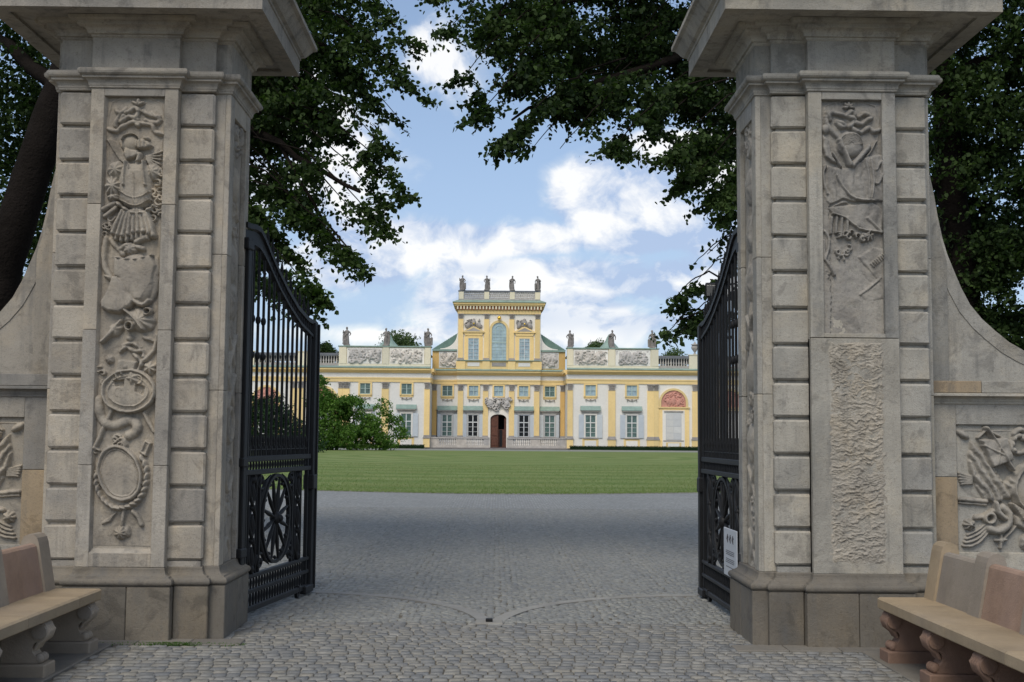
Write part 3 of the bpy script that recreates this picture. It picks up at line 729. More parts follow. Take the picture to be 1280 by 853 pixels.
def wing_relief(seed=0):
    """trophy of flags, shields and shells; off = zoom window at (1165, 480), unit as above"""
    R = Relief(0, 780, 0, 604, 3.6); R.warp(8, 44, 60+seed)
    def o(p): return [(x-112, y-200) for x, y in p]
    def T(p, r, h, **k): R.tube(o(p), r, h, **k)
    T([(112, 226), (240, 228), (420, 226), (820, 226)], 4, 6)
    R.poly(o([(180, 278), (215, 300), (250, 330), (290, 400), (335, 470), (400, 400), (450, 360), (520, 380), (520, 470), (440, 480), (370, 548), (300, 572), (240, 560), (205, 500), (175, 440), (165, 360)]), 40, 24, folds=34, fang=-32, fd=.45)
    R.poly(o([(218, 272), (346, 258), (382, 368), (274, 402)]), 52, 8, folds=70, fang=60, fd=.12); T([(235, 300), (340, 350)], 7, 58); T([(310, 280), (300, 380)], 7, 58); T([(252, 215), (300, 290), (372, 412)], 8, 60); R.dome(258-112, 218-200, 18, 14, 34)
    R.dome(145-112, 247-200, 38, 17, 30, 32); T([(275, 232), (330, 258)], 7, 26); T([(250, 232), (215, 262)], 7, 26)
    for k in range(5): T([(122+k*3, 430+k*13), (150, 438+k*10), (185, 446+k*8)], 7, 22)
    T([(124, 552), (250, 562)], 12, 26); T([(124, 570), (250, 578)], 6, 18)
    R.dome(167-112, 672-200, 34, 32, 36, ridges=7, rd=.45); R.dome(167-112, 672-200, 14, 14, 44)
    R.ring(262-112, 640-200, 24, 22, 10, 40); T([(262, 690), (300, 700), (345, 672), (352, 620), (320, 590)], 22, 44); T([(330, 640), (300, 610), (290, 570)], 14, 50)
    T([(200, 640), (240, 630), (280, 606)], 14, 26)
    for k in range(4): T([(136+k*8, 772-k*18), (200, 762-k*20), (262, 700-k*14)], 7, 24-2*k)
    T([(290, 745), (340, 740)], 8, 28); T([(316, 720), (312, 780)], 8, 28); T([(330, 735), (385, 680)], 8, 26); R.dome(316-112, 745-200, 18, 18, 32, ridges=4)
    R.ring(418-112, 292-200, 36, 42, 10, 38, 0, 9); T([(392, 240), (420, 222), (450, 240), (430, 262)], 14, 36, ridge=1.3); T([(372, 280), (376, 320), (412, 336)], 12, 34, ridge=1.3)
    R.dome(480-112, 500-200, 120, 130, 56, flat=1.8); R.ring(480-112, 500-200, 104, 112, 7, 64); R.dome(480-112, 500-200, 40, 44, 66, ridges=8)
    for k in range(9): T([(365+k*6, 572+k*9), (395+k*12, 592+k*6)], 8, 54)
    R.poly(o([(372, 622), (480, 636), (600, 622), (640, 690), (560, 706), (430, 700), (380, 672)]), 36, 16, folds=50, fang=0, fd=.2)
    R.dome(428-112, 752-200, 24, 40, 36, ridges=6); R.dome(500-112, 740-200, 40, 30, 34, ridges=8)
    # right half, out of the picture: more of the same trophy
    R.dome(600-112, 350-200, 80, 90, 50, flat=1.5, ridges=10, rd=.15); R.poly(o([(560, 300), (700, 260), (840, 300), (800, 460), (700, 560), (620, 540)]), 34, 20, folds=38, fang=30, fd=.45)
    T([(560, 240), (760, 600)], 11, 40); R.dome(720-112, 650-200, 70, 60, 40, ridges=9, rd=.3); R.curls(640-112, 850-112, 560-200, 780-200, 14, 26, 30, 66)
    T([(640, 760), (840, 640)], 12, 26)
    return R

# ================================================================ gate piers
def pier_plan(side): 
    q = [(-.35, -.52), (.35, -.52), (.35, -.44), (.625, -.44), (.625, -.38), (.745, -.38)]
    q += [(.745, .38), (.625, .38), (.625, .44), (.35, .44), (.35, .52), (-.35, .52), (-.35, .44), (-.625, .44), (-.625, .38), (-.745, .38), (-.745, -.38), (-.625, -.38), (-.625, -.44), (-.35, -.44)]
    return [(side*.665 if abs(x-side*.745) < 1e-6 else x, y) for x, y in q]      # the outer side projects less
def hbox(name, mt, par, x0, x1, y0, y1, z0, z1, c): 
    return MB().box(x0, x1, y0, y1, z0, z1, c).build(name, mt, par)
def gate_pier(side, label, loc):
    t = thing('gate_pier', label, 'gate pier', loc, 0, 'stone gate piers')
    st = 'sandstone' if side < 0 else 'sandstone_grey'; plan = pier_plan(side)
    # plinth: big blocks round a core
    sweep(plan, [(.02, -.04), (.02, .415)]).build('plinth_core', 'plinth_stone', t)
    P = []
    for sx in (-1, 1):
        for sy in (-1, 1):
            P += [(sx*.355, sx*.695, sy*.30, sy*.51)]
            P += [(sx*.30, sx*.70, sy*.003, sy*.45)] if 0 else []
    hs = .415
    for sy in (-1, 1):
        j = .08 if side < 0 else -.02
        for a, b in ((-.42, j), (j+.004, .42)): hbox('plinth_stone', 'plinth_stone', t, a, b, *sorted((sy*.40, sy*.59)), -.03, hs, .006)
        for sx in (-1, 1): hbox('plinth_stone', 'plinth_stone', t, *sorted((sx*.424, sx*.695)), *sorted((sy*.36, sy*.51)), -.03, hs, .008)
    for sx in (-1, 1):
        hbox('plinth_stone', 'plinth_stone', t, *sorted((sx*.6, sx*(.815 if sx == -side else .735))), -.45, .0-.002, -.03, hs, .006)
        hbox('plinth_stone', 'plinth_stone', t, *sorted((sx*.6, sx*(.815 if sx == -side else .735))), .002, .45, -.03, hs, .006)
    a = [(.07, .415)]+[(.058+.026*math.sin(PI*i/8), .419+.058*(1-math.cos(PI*i/8))/2) for i in range(9)]+[(.055, .482), (.05, .49)]+[(.045-.04*math.sin(PI/2*i/5), .49+.06*(1-math.cos(PI/2*i/5))) for i in range(6)]+[(0, .556)]
    sweep(plan, a).build('base_moulding', 'plinth_stone', t)
    # shaft
    core = [(.58, -.395), (.58, .395), (-.58, .395), (-.58, -.395)]
    MB().box(-.588, .588, -.403, .403, .55, 4.40).build('shaft', st, t)
    z0, h = .600, .2904
    me = {}
    for s4 in range(4):
        pass
    bls = []
    for v_ in range(8):          # hand cut blocks: arrises knocked about a little
        b_ = MB().box(-.1445, .1445, -.08, .08, -.1320, .1320, random.uniform(.013, .018)); b_.v = [(x+random.uniform(-1, 1)*.0015, y+random.uniform(-1, 1)*.003, z+random.uniform(-1, 1)*.0035) for x, y, z in b_.v]
        bls.append(b_.mesh('stone_block', st))
    for sx in (-1, 1):
        for sy in (-1, 1):
            for k in range(13):
                o = link('stone_block', random.choice(bls), t, (sx*(.4825+random.uniform(-.001, .001)), sy*(.36+random.uniform(-.002, .002)), z0+h*(k+.5)+random.uniform(-.002, .002)))
            MB().box(*sorted((sx*.35, sx*.61)), *sorted((sy*.30, sy*.425)), .556, .60).build('block_footing', st, t)
    # side pilasters
    for sx in (-1, 1):
        for a, b in ((.556, 1.95), (1.953, 3.05), (3.053, 4.375)):
            if sx == -side:   # the side that faces the gateway is recessed for carving
                hbox('pilaster_stone', st, t, *sorted((sx*.55, sx*.703)), -.38, .38, a, b, .004)
                for y0, y1 in ((-.38, -.23), (.23, .38)): hbox('pilaster_stone', st, t, *sorted((sx*.703, sx*.745)), y0, y1, a, b, .004)
            else: hbox('pilaster_stone', st, t, *sorted((sx*.55, sx*.665)), -.38, .38, a, b, .004)
        if sx == -side:
            hbox('pilaster_stone', st, t, *sorted((sx*.703, sx*.745)), -.23, .23, 4.22, 4.375, .004)
            R = side_relief(11 if side < 0 else 23)
            R.build('side_relief', 'relief_stone' if side < 0 else 'relief_stone_grey', t, UN*1.48*.9, 0, 4.31, 0, 110, rot=(0, 0, rad(90)*sx), loc=(sx*.705, 0, 0)).scale = (1, .55, 1)
    # front and back pilaster with recessed panel
    for sy in (-1, 1):
        rot = 0 if sy < 0 else PI
        e = link('panel_frame', None, t, (0, 0, 0), (0, 0, rot))
        mesh = MB()
        mesh.box(-.35, .35, -.47, -.42, .556, 4.375)
        fr = mesh.build('panel_back', st, t, (0, 0, 0), (0, 0, rot)); bpy.data.objects.remove(e)
        seg = [.556, 1.35, 2.42, 3.43, 4.375] if side < 0 else [.556, 2.395, 4.375]
        for a, b in zip(seg[:-1], seg[1:]):
            for sx in (-1, 1):
                w = .235 if (side < 0 or a > 2) else .35
                if side > 0 and a < 2: continue
                MB().box(*sorted((sx*.242, sx*.35)), -.52, -.468, a+.0015, b-.0015, .004).build('frame_stone', st, t, (0, 0, 0), (0, 0, rot))
        MB().box(-.242, .242, -.52, -.468, 4.312, 4.372, .004).build('frame_stone', st, t, (0, 0, 0), (0, 0, rot))
        if side < 0:
            MB().box(-.242, .242, -.52, -.468, .558, .668, .004).build('frame_stone', st, t, (0, 0, 0), (0, 0, rot))
            # slanted inner edges
            m = MB()
            for sx in (-1, 1): m.add([(sx*.243, -.516, .66), (sx*.226, -.474, .66), (sx*.226, -.474, 4.312), (sx*.243, -.516, 4.312)], [(0, 1, 2, 3)])
            m.add([(-.243, -.516, .665), (.243, -.516, .665), (.226, -.474, .70), (-.226, -.474, .70)], [(0, 1, 2, 3)])
            m.build('inner_bevel', st, t, (0, 0, 0), (0, 0, rot))
        else:
            MB().box(-.35, .35, -.52, -.42, .556, 2.392, .004).build('frame_stone', st, t, (0, 0, 0), (0, 0, rot))
            MB().box(-.242, .242, -.52, -.468, 2.398, 2.43, .003).build('frame_stone', st, t, (0, 0, 0), (0, 0, rot))
    if side < 0:
        left_relief().build('trophy_relief', 'relief_stone', t, UN*.985, 0, 4.32, -.474, 46, seed=3)
        left_relief_back = None
    else:
        right_relief().build('trophy_relief', 'relief_stone_grey', t, UN*.985, 0, 4.32, -.474, 48, seed=5)
        rough_relief().build('rough_relief', 'relief_stone_grey', t, UN*.985, .005, 2.37, -.5225, 0, seed=7)
    # neck moulding, frieze, cornice, cap
    a = [(-.0, 4.372), (.012, 4.378), (.014, 4.392)]+[(.018+.035*(1-math.cos(PI/2*i/4)), 4.395+.05*math.sin(PI/2*i/4)) for i in range(5)]+[(.06, 4.448), (.06, 4.462)]+[(.062+.028*math.sin(PI*i/6), 4.466+.06*(1-math.cos(PI*i/6))/2) for i in range(7)]+[(.03, 4.532), (0, 4.536)]
    sweep(plan, a).build('neck_moulding', st, t)
    sweep(plan, [(0, 4.53), (0, 4.80)]).build('frieze', st, t)
    a = [(.0, 4.79), (.012, 4.80), (.014, 4.812), (.03, 4.815)]+[(.034+.05*(1-math.cos(PI/2*i/4)), 4.817+.05*math.sin(PI/2*i/4)) for i in range(5)]+[(.10, 4.872), (.10, 4.90), (.15, 4.905), (.16, 4.93)]
    sweep(plan, a).build('cornice', st, t)
    X, Y = 1.08, .88; sq = [(-X, -Y), (X, -Y), (X, Y), (-X, Y)]
    a = [(-.25, 4.93), (-.14, 4.94), (-.14, 4.915), (0, 4.915), (0, 5.06), (.012, 5.066), (.012, 5.085)]+[(.02+.11*(i/5), 5.09+.10*(.5-.5*math.cos(PI*i/5))) for i in range(6)]+[(.14, 5.195), (.14, 5.235), (.02, 5.28), (-.5, 5.45), (-.84, 5.52)]
    sweep(sq, a).build('cap', st, t)
    return t
PL, PR = (-2.94, 10.0, 0), (2.82, 9.87, 0)
gate_pier(-1, 'left stone gate pier with full length carved trophy panel', PL)
gate_pier(1, 'right stone gate pier with rough hacked lower panel and worn carving', PR)

# ================================================================ wing walls
CURVE = [(.69, 3.86), (.725, 3.77), (.755, 3.62), (.785, 3.42), (.82, 3.245), (.855, 3.12), (.905, 2.99), (.965, 2.84), (1.037, 2.70), (1.13, 2.585), (1.238, 2.487), (1.35, 2.395), (1.47, 2.327), (1.7, 2.235), (2.0, 2.17), (2.4, 2.13)]
def wing_wall(sx, label, pier, end):
    t = thing('wing_wall', label, 'wall', (pier[0], pier[1], 0), 0, 'walls flanking the gate')
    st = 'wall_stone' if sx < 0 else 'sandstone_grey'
    def B(n, mt, x0, x1, y0, y1, z0, z1, c=.004): return MB().box(*sorted((sx*x0, sx*x1)), y0, y1, z0, z1, c).build(n, mt, t)
    x0 = .62; yf = -.22
    # lower wall and panel frame
    B('wall_core', st, x0, end, yf+.03, .30, -.03, 1.88, 0)
    px0, px1 = .90, 2.19
    B('base_course', 'plinth_stone', x0, end, yf-.05, yf+.04, -.03, .42)
    B('panel_sill', st, .63, end, yf, yf+.06, .42, .700)
    B('end_stone', 'brown_stone' , .63, px0, yf, yf+.06, .702, 1.30); B('end_stone', st, .63, px0, yf, yf+.06, 1.303, 1.89)
    B('panel_head', st, px0, px1, yf, yf+.06, 1.725, 1.89); B('end_stone', st, px1, end, yf, yf+.06, .702, 1.89)
    # ledge: moulding and band
    prof = [(0, 1.885), (-.012, 1.895), (-.015, 1.91)]+[(-.02-.045*(1-math.cos(PI/2*i/4)), 1.915+.035*math.sin(PI/2*i/4)) for i in range(5)]+[(-.08, 1.955), (-.08, 1.972), (-.02, 1.978), (-.02, 1.98)]
    P = [(yf+a, z) for a, z in prof]+[(.30, 1.98), (.30, 1.885)]
    MB().prism(P, sx*x0, sx*end, 'x').build('ledge_moulding', st, t)
    e = x0
    for k, w in enumerate((.49, .62, .6, .6, .6, .7, .7)):
        if e >= end: break
        B('ledge_stone', 'brown_stone' if k == 0 and sx > 0 else st, e+.002, min(end, e+w)-.002, yf-.012, .28, 1.982, 2.078); e += w
    # concave sweep with its raised coping
    C = [(x, z) for x, z in CURVE]+[(end, 2.13)]
    MB().prism([(sx*x, z) for x, z in [(x0, 2.079)]+[(x0, 3.86)]+C+[(end, 2.079)]], yf+.02, .22).build('sweep', st, t)
    m = MB(); n = len(C); nv = []
    for i, (x, z) in enumerate(C):
        a, b = C[max(0, i-1)], C[min(n-1, i+1)]; dx, dz = b[0]-a[0], b[1]-a[1]; l = math.hypot(dx, dz); nx, nz = dz/l, -dx/l     # towards the stone
        w = .10 if i < n-1 else .04
        for (k, y) in ((-.006, yf+.012), (w, yf+.012), (w, .235), (-.006, .235)): nv.append((sx*(x+nx*k*(1)), y, max(2.081, z+nz*k)))
    m.add(nv, [(4*i+k, 4*i+(k+1) % 4, 4*i+4+(k+1) % 4, 4*i+4+k) for i in range(n-1) for k in range(4)]+[(0, 1, 2, 3), (4*n-4, 4*n-3, 4*n-2, 4*n-1)]); m.build('coping', st, t)
    # upright stone next to the pier, with an open joint
    MB().prism([(sx*x, z) for x, z in [(x0, 2.079), (x0, 3.80), (.70, 3.80), (.74, 3.60), (.77, 3.40), (.80, 3.245), (.835, 3.12), (.85, 3.06), (.85, 2.079)]], yf-.004, yf+.03).build('upright_stone', st, t)
    R = wing_relief(0 if sx > 0 else 5)
    R.build('trophy_relief', 'relief_stone_grey' if sx > 0 else 'relief_stone', t, .0066/3.878, sx*px0, 1.725, yf+.035, 0, seed=9, fx=sx)
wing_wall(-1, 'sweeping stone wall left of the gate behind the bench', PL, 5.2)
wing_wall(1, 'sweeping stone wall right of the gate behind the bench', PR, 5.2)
# ================================================================ gate leaves
TOPC = [(0, 3.42), (.08, 3.42), (.22, 3.435), (.34, 3.43), (.45, 3.38), (.63, 3.26), (.85, 3.13), (1.12, 2.99), (1.45, 2.85), (1.79, 2.765), (2.06, 2.745)]
LOWC = [(0, 3.27), (.2, 3.285), (.32, 3.275), (.42, 3.24), (.54, 3.18), (.69, 3.09), (.9, 2.97), (1.18, 2.84), (1.55, 2.70), (1.95, 2.61), (2.06, 2.605)]
def cz(C, u): return float(np.interp(u, [a for a, b in C], [b for a, b in C]))
def gate_leaf(label, hinge, ang, mirror):
    t = thing('gate_leaf', label, 'gate', (hinge[0], hinge[1], 0), ang, 'wrought iron gate leaves')
    I = 'iron'; sy = mirror
    def B(n, x0, x1, y0, y1, z0, z1, c=.004, m=I, par=t): return MB().box(x0, x1, y0, y1, z0, z1, c).build(n, m, par)
    B('hinge_stile', .0, .085, -.04, .04, .06, 3.30, .008); B('inner_post', .15, .18, -.018, .018, .08, 3.24)
    B('end_stile', 1.96, 2.06, -.04, .04, .045, 2.75, .008); B('inner_post', 1.87, 1.90, -.018, .018, .08, 2.62)
    B('meeting_bar', 2.055, 2.085, -.055*1, .02, .05, 2.74, .004)
    B('hinge_collar', -.05, .10, -.055, .055, 3.20, 3.30, .01); B('hinge_collar', -.05, .10, -.055, .055, .55, .63, .01); B('hinge_collar', -.03, .1, -.05, .05, 1.32, 1.40, .01)
    for z, h, d in ((1.36, .05, .05), (1.245, .045, .055), (.345, .035, .05), (.215, .035, .05), (.055, .05, .05)):
        B('rail', .085, 1.96, -d/2, d/2, z, z+h, .006)
    for C, w, th in ((TOPC, .05, .045), (LOWC, .05, .03)):
        m = MB(); vs = []
        for x, z in C: vs += [(x, -w/2, z-th/2), (x, w/2, z-th/2), (x, w/2, z+th/2), (x, -w/2, z+th/2)]
        n = len(C); m.add(vs, [(4*i+k, 4*i+(k+1) % 4, 4*i+4+(k+1) % 4, 4*i+4+k) for i in range(n-1) for k in range(4)]+[(0, 1, 2, 3), (4*n-4, 4*n-3, 4*n-2, 4*n-1)]); m.build('curved_rail', I, t)
    # filled band between the curved rails: small upright spindles and a plate
    m = MB()
    vs = []
    for x, z in LOWC: vs += [(x, -.006, z), (x, .006, z), (x, .006, cz(TOPC, x)-.04), (x, -.006, cz(TOPC, x)-.04)]
    n = len(LOWC)
    # solid only near the hinge, where the top swells; the rest is open work
    m.add(vs[:4*6], [(4*i+k, 4*i+(k+1) % 4, 4*i+4+(k+1) % 4, 4*i+4+k) for i in range(5) for k in range(4)]); m.build('scroll_plate', I, t)
    us = [.236+.139*k for k in range(12)]
    for u in np.arange(.62, 1.95, .07):
        z0, z1 = cz(LOWC, u), cz(TOPC, u)
        MB().tube([(u, 0, z0), (u+.012, 0, (z0+z1)/2), (u, 0, z1)], [.008, .016, .008], 6).build('spindle', I, t)
    for k, u in enumerate(us):
        z1 = cz(LOWC, u)
        b = MB().tube([(u, 0, 1.40), (u, 0, z1)], .0138, 8).build('bar', I, t)
        if k < 3: [MB().ball((u, 0, zz), .026, 8, 1, 1.6).build('collar', I, b) for zz in (2.62, 2.30)]
        # dog bars and their points between the long bars
    for k in range(13):
        u = .166+.139*k
        if .12 < u < 1.9: MB().tube([(u, 0, 1.40), (u, 0, 1.53), (u, 0, 1.545), (u, 0, 1.60)], [.010, .010, .018, .002], 6).build('dog_bar', I, t)
        for w in (-.045, .045):
            if .12 < u+w < 1.93: MB().tube([(u+w, 0, 1.40), (u+w, 0, 1.47), (u+w, 0, 1.48), (u+w, 0, 1.51)], [.006, .006, .012, .002], 5).build('dog_bar', I, t)
    B('thin_rail', .18, 1.87, -.008, .008, 1.462, 1.472, 0)
    # spear heads along the upper curve
    for u in (.58, .72, .86, .99, 1.12, 1.26, 1.40, 1.54, 1.68, 1.82):
        z = cz(TOPC, u); MB().tube([(u, 0, z-.02), (u, 0, z+.05), (u, 0, z+.06), (u, 0, z+.075), (u, 0, z+.09), (u, 0, z+.21)], [.010, .010, .024, .014, .020, .002], 6).tube([(u-.03, 0, z+.05), (u, 0, z+.085), (u+.03, 0, z+.05)], .006, 5).build('spear_head', I, t)
    # short bars of the three lattice bands
    for z0, z1 in ((1.285, 1.365), (.248, .348), (.10, .218)):
        for k in range(24):
            u = .20+.0727*k; MB().tube([(u, 0, z0), (u+.010, 0, (z0+z1)/2), (u, 0, z1)], [.009, .014, .009], 6).build('short_bar', I, t)
    # sun wheel
    cx, czz = .97, .825
    w = MB(); n = 36; vs = []
    for k in range(n):
        a = 2*PI*k/n
        for r, y in ((.385, -.018), (.415, -.018), (.415, .018), (.385, .018)): vs.append((cx+r*math.cos(a)*.93, y, czz+r*math.sin(a)))
    w.add(vs, [(4*k+j, 4*k+(j+1) % 4, (4*(k+1)+(j+1) % 4) % (4*n), (4*(k+1)+j) % (4*n)) for k in range(n) for j in range(4)]); wheel = w.build('sun_wheel', I, t)
    MB().ball((cx, 0, czz), .062, 12, .9).ball((cx, -.04, czz), .036, 10).build('hub', I, wheel)
    for k in range(12):
        a = 2*PI*(k+.5)/12; c, s = math.cos(a), math.sin(a)
        MB().tube([(cx+.05*c, 0, czz+.05*s), (cx+.2*c*.95, 0, czz+.2*s), (cx+.39*c*.93, 0, czz+.39*s)], [.012, .022, .011], 6).build('spoke', I, wheel)
    for k in range(12):
        a = 2*PI*k/12; MB().ball((cx+.36*math.cos(a)*.93, 0, czz+.36*math.sin(a)), .018, 6).build('stud', I, wheel)
    # leaf scrolls in the four corners of the wheel's field
    B('wheel_post', .50, .525, -.016, .016, .38, 1.245); B('wheel_post', 1.415, 1.44, -.016, .016, .38, 1.245)
    for sx in (-1, 1):
        for sz in (-1, 1):
            pts = [(cx+sx*(.42-.13*(1-i/16.)*math.cos(i*.62)*1.-.02*i/16), 0, czz+sz*(.36-.09*(1-i/16.)*math.sin(i*.62)-.0)) for i in range(15)]
            MB().tube(pts, [.016-.0005*i for i in range(15)], 6).ball((cx+sx*.40, 0, czz+sz*.355), .03, 8).tube([(cx+sx*.44, 0, czz+sz*.1), (cx+sx*.40, 0, czz+sz*.22), (cx+sx*.3, 0, czz+sz*.34), (cx+sx*.16, 0, czz+sz*.405)], [.008, .026, .022, .006], 6).build('corner_scroll', I, t)
    # interlaced side columns
    for u0 in (.345, 1.61):
        for q in (0, PI):
            pts = [(u0+.075*math.sin(PI*3*(i/36.)+q), .01*math.cos(PI*3*i/36.+q), .38+.865*i/36.) for i in range(37)]
            MB().tube(pts, .017, 6).build('interlaced_bar', I, t)
        for k in range(4):
            z = .38+.865*k/3.; z = min(max(z, .42), 1.2)
            MB().ball((u0, 0, z), .034, 8).build('knot', I, t)
        for d in (-.10, .10): MB().tube([(u0+d, 0, .38), (u0+d, 0, 1.245)], .011, 6).build('side_bar', I, t)
        for k in range(3):
            z = .38+.865*(k+.5)/3; MB().lathe([(.012, -.09), (.03, 0), (.012, .09)], u0, 0, z, 8).build('bud', I, t)
    # lock and wheel at the foot
    B('lock_box', 1.93, 2.07, -.06, .05, 1.05, 1.20, .01, 'iron'); B('foot', 1.78, 2.05, -.05, .05, .02, .10, .012)
    MB().tube([(1.66, -.015, .045), (1.66, .015, .045)], .045, 14).build('ground_wheel', I, t); B('wheel_bracket', 1.645, 1.675, -.028, .028, .045, .12)
    return t
LH, RH = (-2.2, 10.3), (2.13, 10.2)
la = math.atan2(12.34-10.3, -1.89+2.2); ra = math.atan2(12.25-10.2, 2.10-2.13)
gate_leaf('left wrought iron gate leaf standing open, shrub and palace seen through its bars', LH, la, 1)
gate_leaf('right wrought iron gate leaf standing open, white notice hung on it', RH, ra, -1)
# notice on the right leaf, facing the passage
nt = thing('notice', 'white notice with three small figures hung on right gate leaf', 'notice', (2.13, 10.2, 0), ra)
MB().box(.16, .70, .045, .055, .38, .80, .003).build('board', 'sign_white', nt)
m = MB()
for k in range(3):      # three small figures
    x = .30+.11*k; m.tube([(x, .057, .75), (x+.01, .057, .71), (x-.005, .057, .675)], [.003, .010, .002], 6).tube([(x-.03, .057, .72), (x, .057, .735), (x+.035, .057, .715)], [.002, .005, .002], 5)
m.build('pictogram', 'sign_ink', nt)
m = MB()
r0 = random.Random(3)
for j, z in enumerate((.60, .585, .57, .53, .515, .50, .46)):
    x = .26
    while x < .60: w = r0.uniform(.012, .04); m.box(x, min(x+w, .62), .0555, .0565, z, z+.006); x += w+.007
m.build('text_line', 'sign_ink', nt)

# floodlights on a post behind the right leaf
fp = thing('floodlight_post', 'dark post with two floodlights behind the right gate leaf', 'lamp post', (2.46, 12.9, 0))
MB().tube([(0, 0, -.02), (0, 0, 3.30)], [.035, .025], 10).build('post', 'iron', fp)
MB().box(-.17, .04, -.02, .02, 3.10, 3.13, .004).build('bracket', 'iron', fp)
for z, tilt, l in ((3.20, 18, None), (2.98, 62, None)):
    f = MB().box(-.085, .085, -.04, .04, -.075, .075, .012).build('floodlight', 'iron', fp, (-.13, -.08, z), (rad(tilt), 0, rad(-12)))
    MB().box(-.068, .068, -.046, -.039, -.058, .058, .002).build('glass', 'lamp_glass', f)
    MB().tube([(0, .03, 0), (.0, .10, -.02), (.02, .12, -.06)], .012, 6).build('arm', 'iron', f)

# ================================================================ benches
def stone_bench(sx, label, x_front, y_end, cols, per, y_stop):
    """runs towards the camera; sx = -1 for the left bench (seat faces the passage)"""
    t = thing('stone_bench', label, 'bench', (x_front, y_end, 0), 0, 'stone benches by the gate')
    # local: u away from the passage (sx*x), v = distance from the far end towards the camera (-y)
    def X(u): return sx*u
    y = 0; k = 0; L = y_end-y_stop
    for w in [per*.55]+[per*1.1]*8:       # seat slabs
        if y >= L: break
        e = min(L, y+w)
        m = MB(); P = [(0, .375), (.012, .365), (.40, .365), (.40, .448), (.015, .448), (0, .436)]
        m.prism([(X(a), b) for a, b in P], -y-.002, -e+.002).build('seat_slab', cols[0], t); y = e
    # back: rounded uprights and leaning panels between
    y = .02; i = 0
    up = [(.335, .448), (.40, .80), (.412, .835), (.44, .858), (.475, .862), (.51, .845), (.53, .80), (.53, .448)]
    pn = [(.352, .448), (.415, .775), (.43, .792), (.455, .798), (.48, .79), (.50, .76), (.50, .448)]
    while y < L-.2:
        MB().prism([(X(a), b) for a, b in up], -y, -y-.19).build('back_upright', cols[1] if i or sx < 0 else 'bench_buff', t)
        MB().prism([(X(a), b) for a, b in pn], -y-.192, -y-per+.002).build('back_panel', cols[2][i % len(cols[2])], t); y += per; i += 1
    MB().box(*sorted((X(.36), X(.50))), -L, -.02, -.02, .364).build('rear_wall', cols[3], t)
    y = .06; i = 0
    while y < L-.1:
        m = MB()        # console: volute at the top, narrow waist, paw below
        P = [(.30, .095), (.30, .362), (.035, .362), (.015, .345), (.008, .31), (.018, .275), (.045, .245), (.085, .225), (.10, .20), (.095, .165), (.075, .14), (.06, .12), (.06, .095)]
        m.prism([(X(a), b) for a, b in P], -y, -y-.13)
        s = m.build('console', cols[4], t)
        for a_, b_ in ((.012, -.008), (-.142, -.122)): MB().tube([(X(.055), -y+a_, .30), (X(.055), -y+b_, .30)], [.050, .054], 14).build('volute', cols[4], s)
        r = MB()
        for j in range(4): r.tube([(X(.028+.008*abs(j-1.5)), -y-.018-j*.031, .345), (X(.004), -y-.018-j*.031, .305), (X(.02), -y-.018-j*.031, .262), (X(.065), -y-.018-j*.031, .225), (X(.085), -y-.018-j*.031, .185)], [.012, .018, .018, .016, .012], 7)
        r.build('leaf_ribs', cols[4], s)
        b = MB()
        for j in range(3): b.ball((X(.058), -y-.022-j*.043, .122), .034, 10, .75)
        b.build('paw', cols[4], s)
        MB().box(*sorted((X(.0), X(.36))), -y-.165, -y+.035, -.02, .092, .008).build('support_plinth', cols[3], t)
        MB().box(*sorted((X(.28), X(.37))), -y-.12, -y-.01, .09, .363).build('support_back', cols[3], t)
        y += per*1.03; i += 1
    return t
stone_bench(-1, 'stone bench left of the gate with pink back panel and buff seat', -2.93, 9.05, ('bench_buff', 'bench_grey', ('bench_pink', 'bench_pink', 'bench_grey'), 'bench_grey', 'bench_grey'), .84, 4.6)
stone_bench(1, 'stone bench right of the gate with reddish scrolled feet', 2.80, 8.84, ('bench_buff', 'bench_grey', ('bench_grey', 'bench_pink', 'bench_pink'), 'bench_red', 'bench_red'), .80, 4.6)
# ================================================================ palace
PX, PY = .22, 156.0
pal = thing('palace', 'yellow and white baroque palace with central tower beyond the lawn', 'palace', (PX, PY, 0))
YC, YD, YT = 5.2, 4.7, 4.9          # depth of the recessed bays, the middle block and the tower front
def pb(n, mt, x0, x1, y0, y1, z0, z1, par=None, c=0.): return MB().box(x0, x1, y0, y1, z0, z1, c).build(n, mt, par or pal)
_cache = {}
def shared(key, fn):
    if key not in _cache: _cache[key] = fn()
    return _cache[key]
HW = 44.
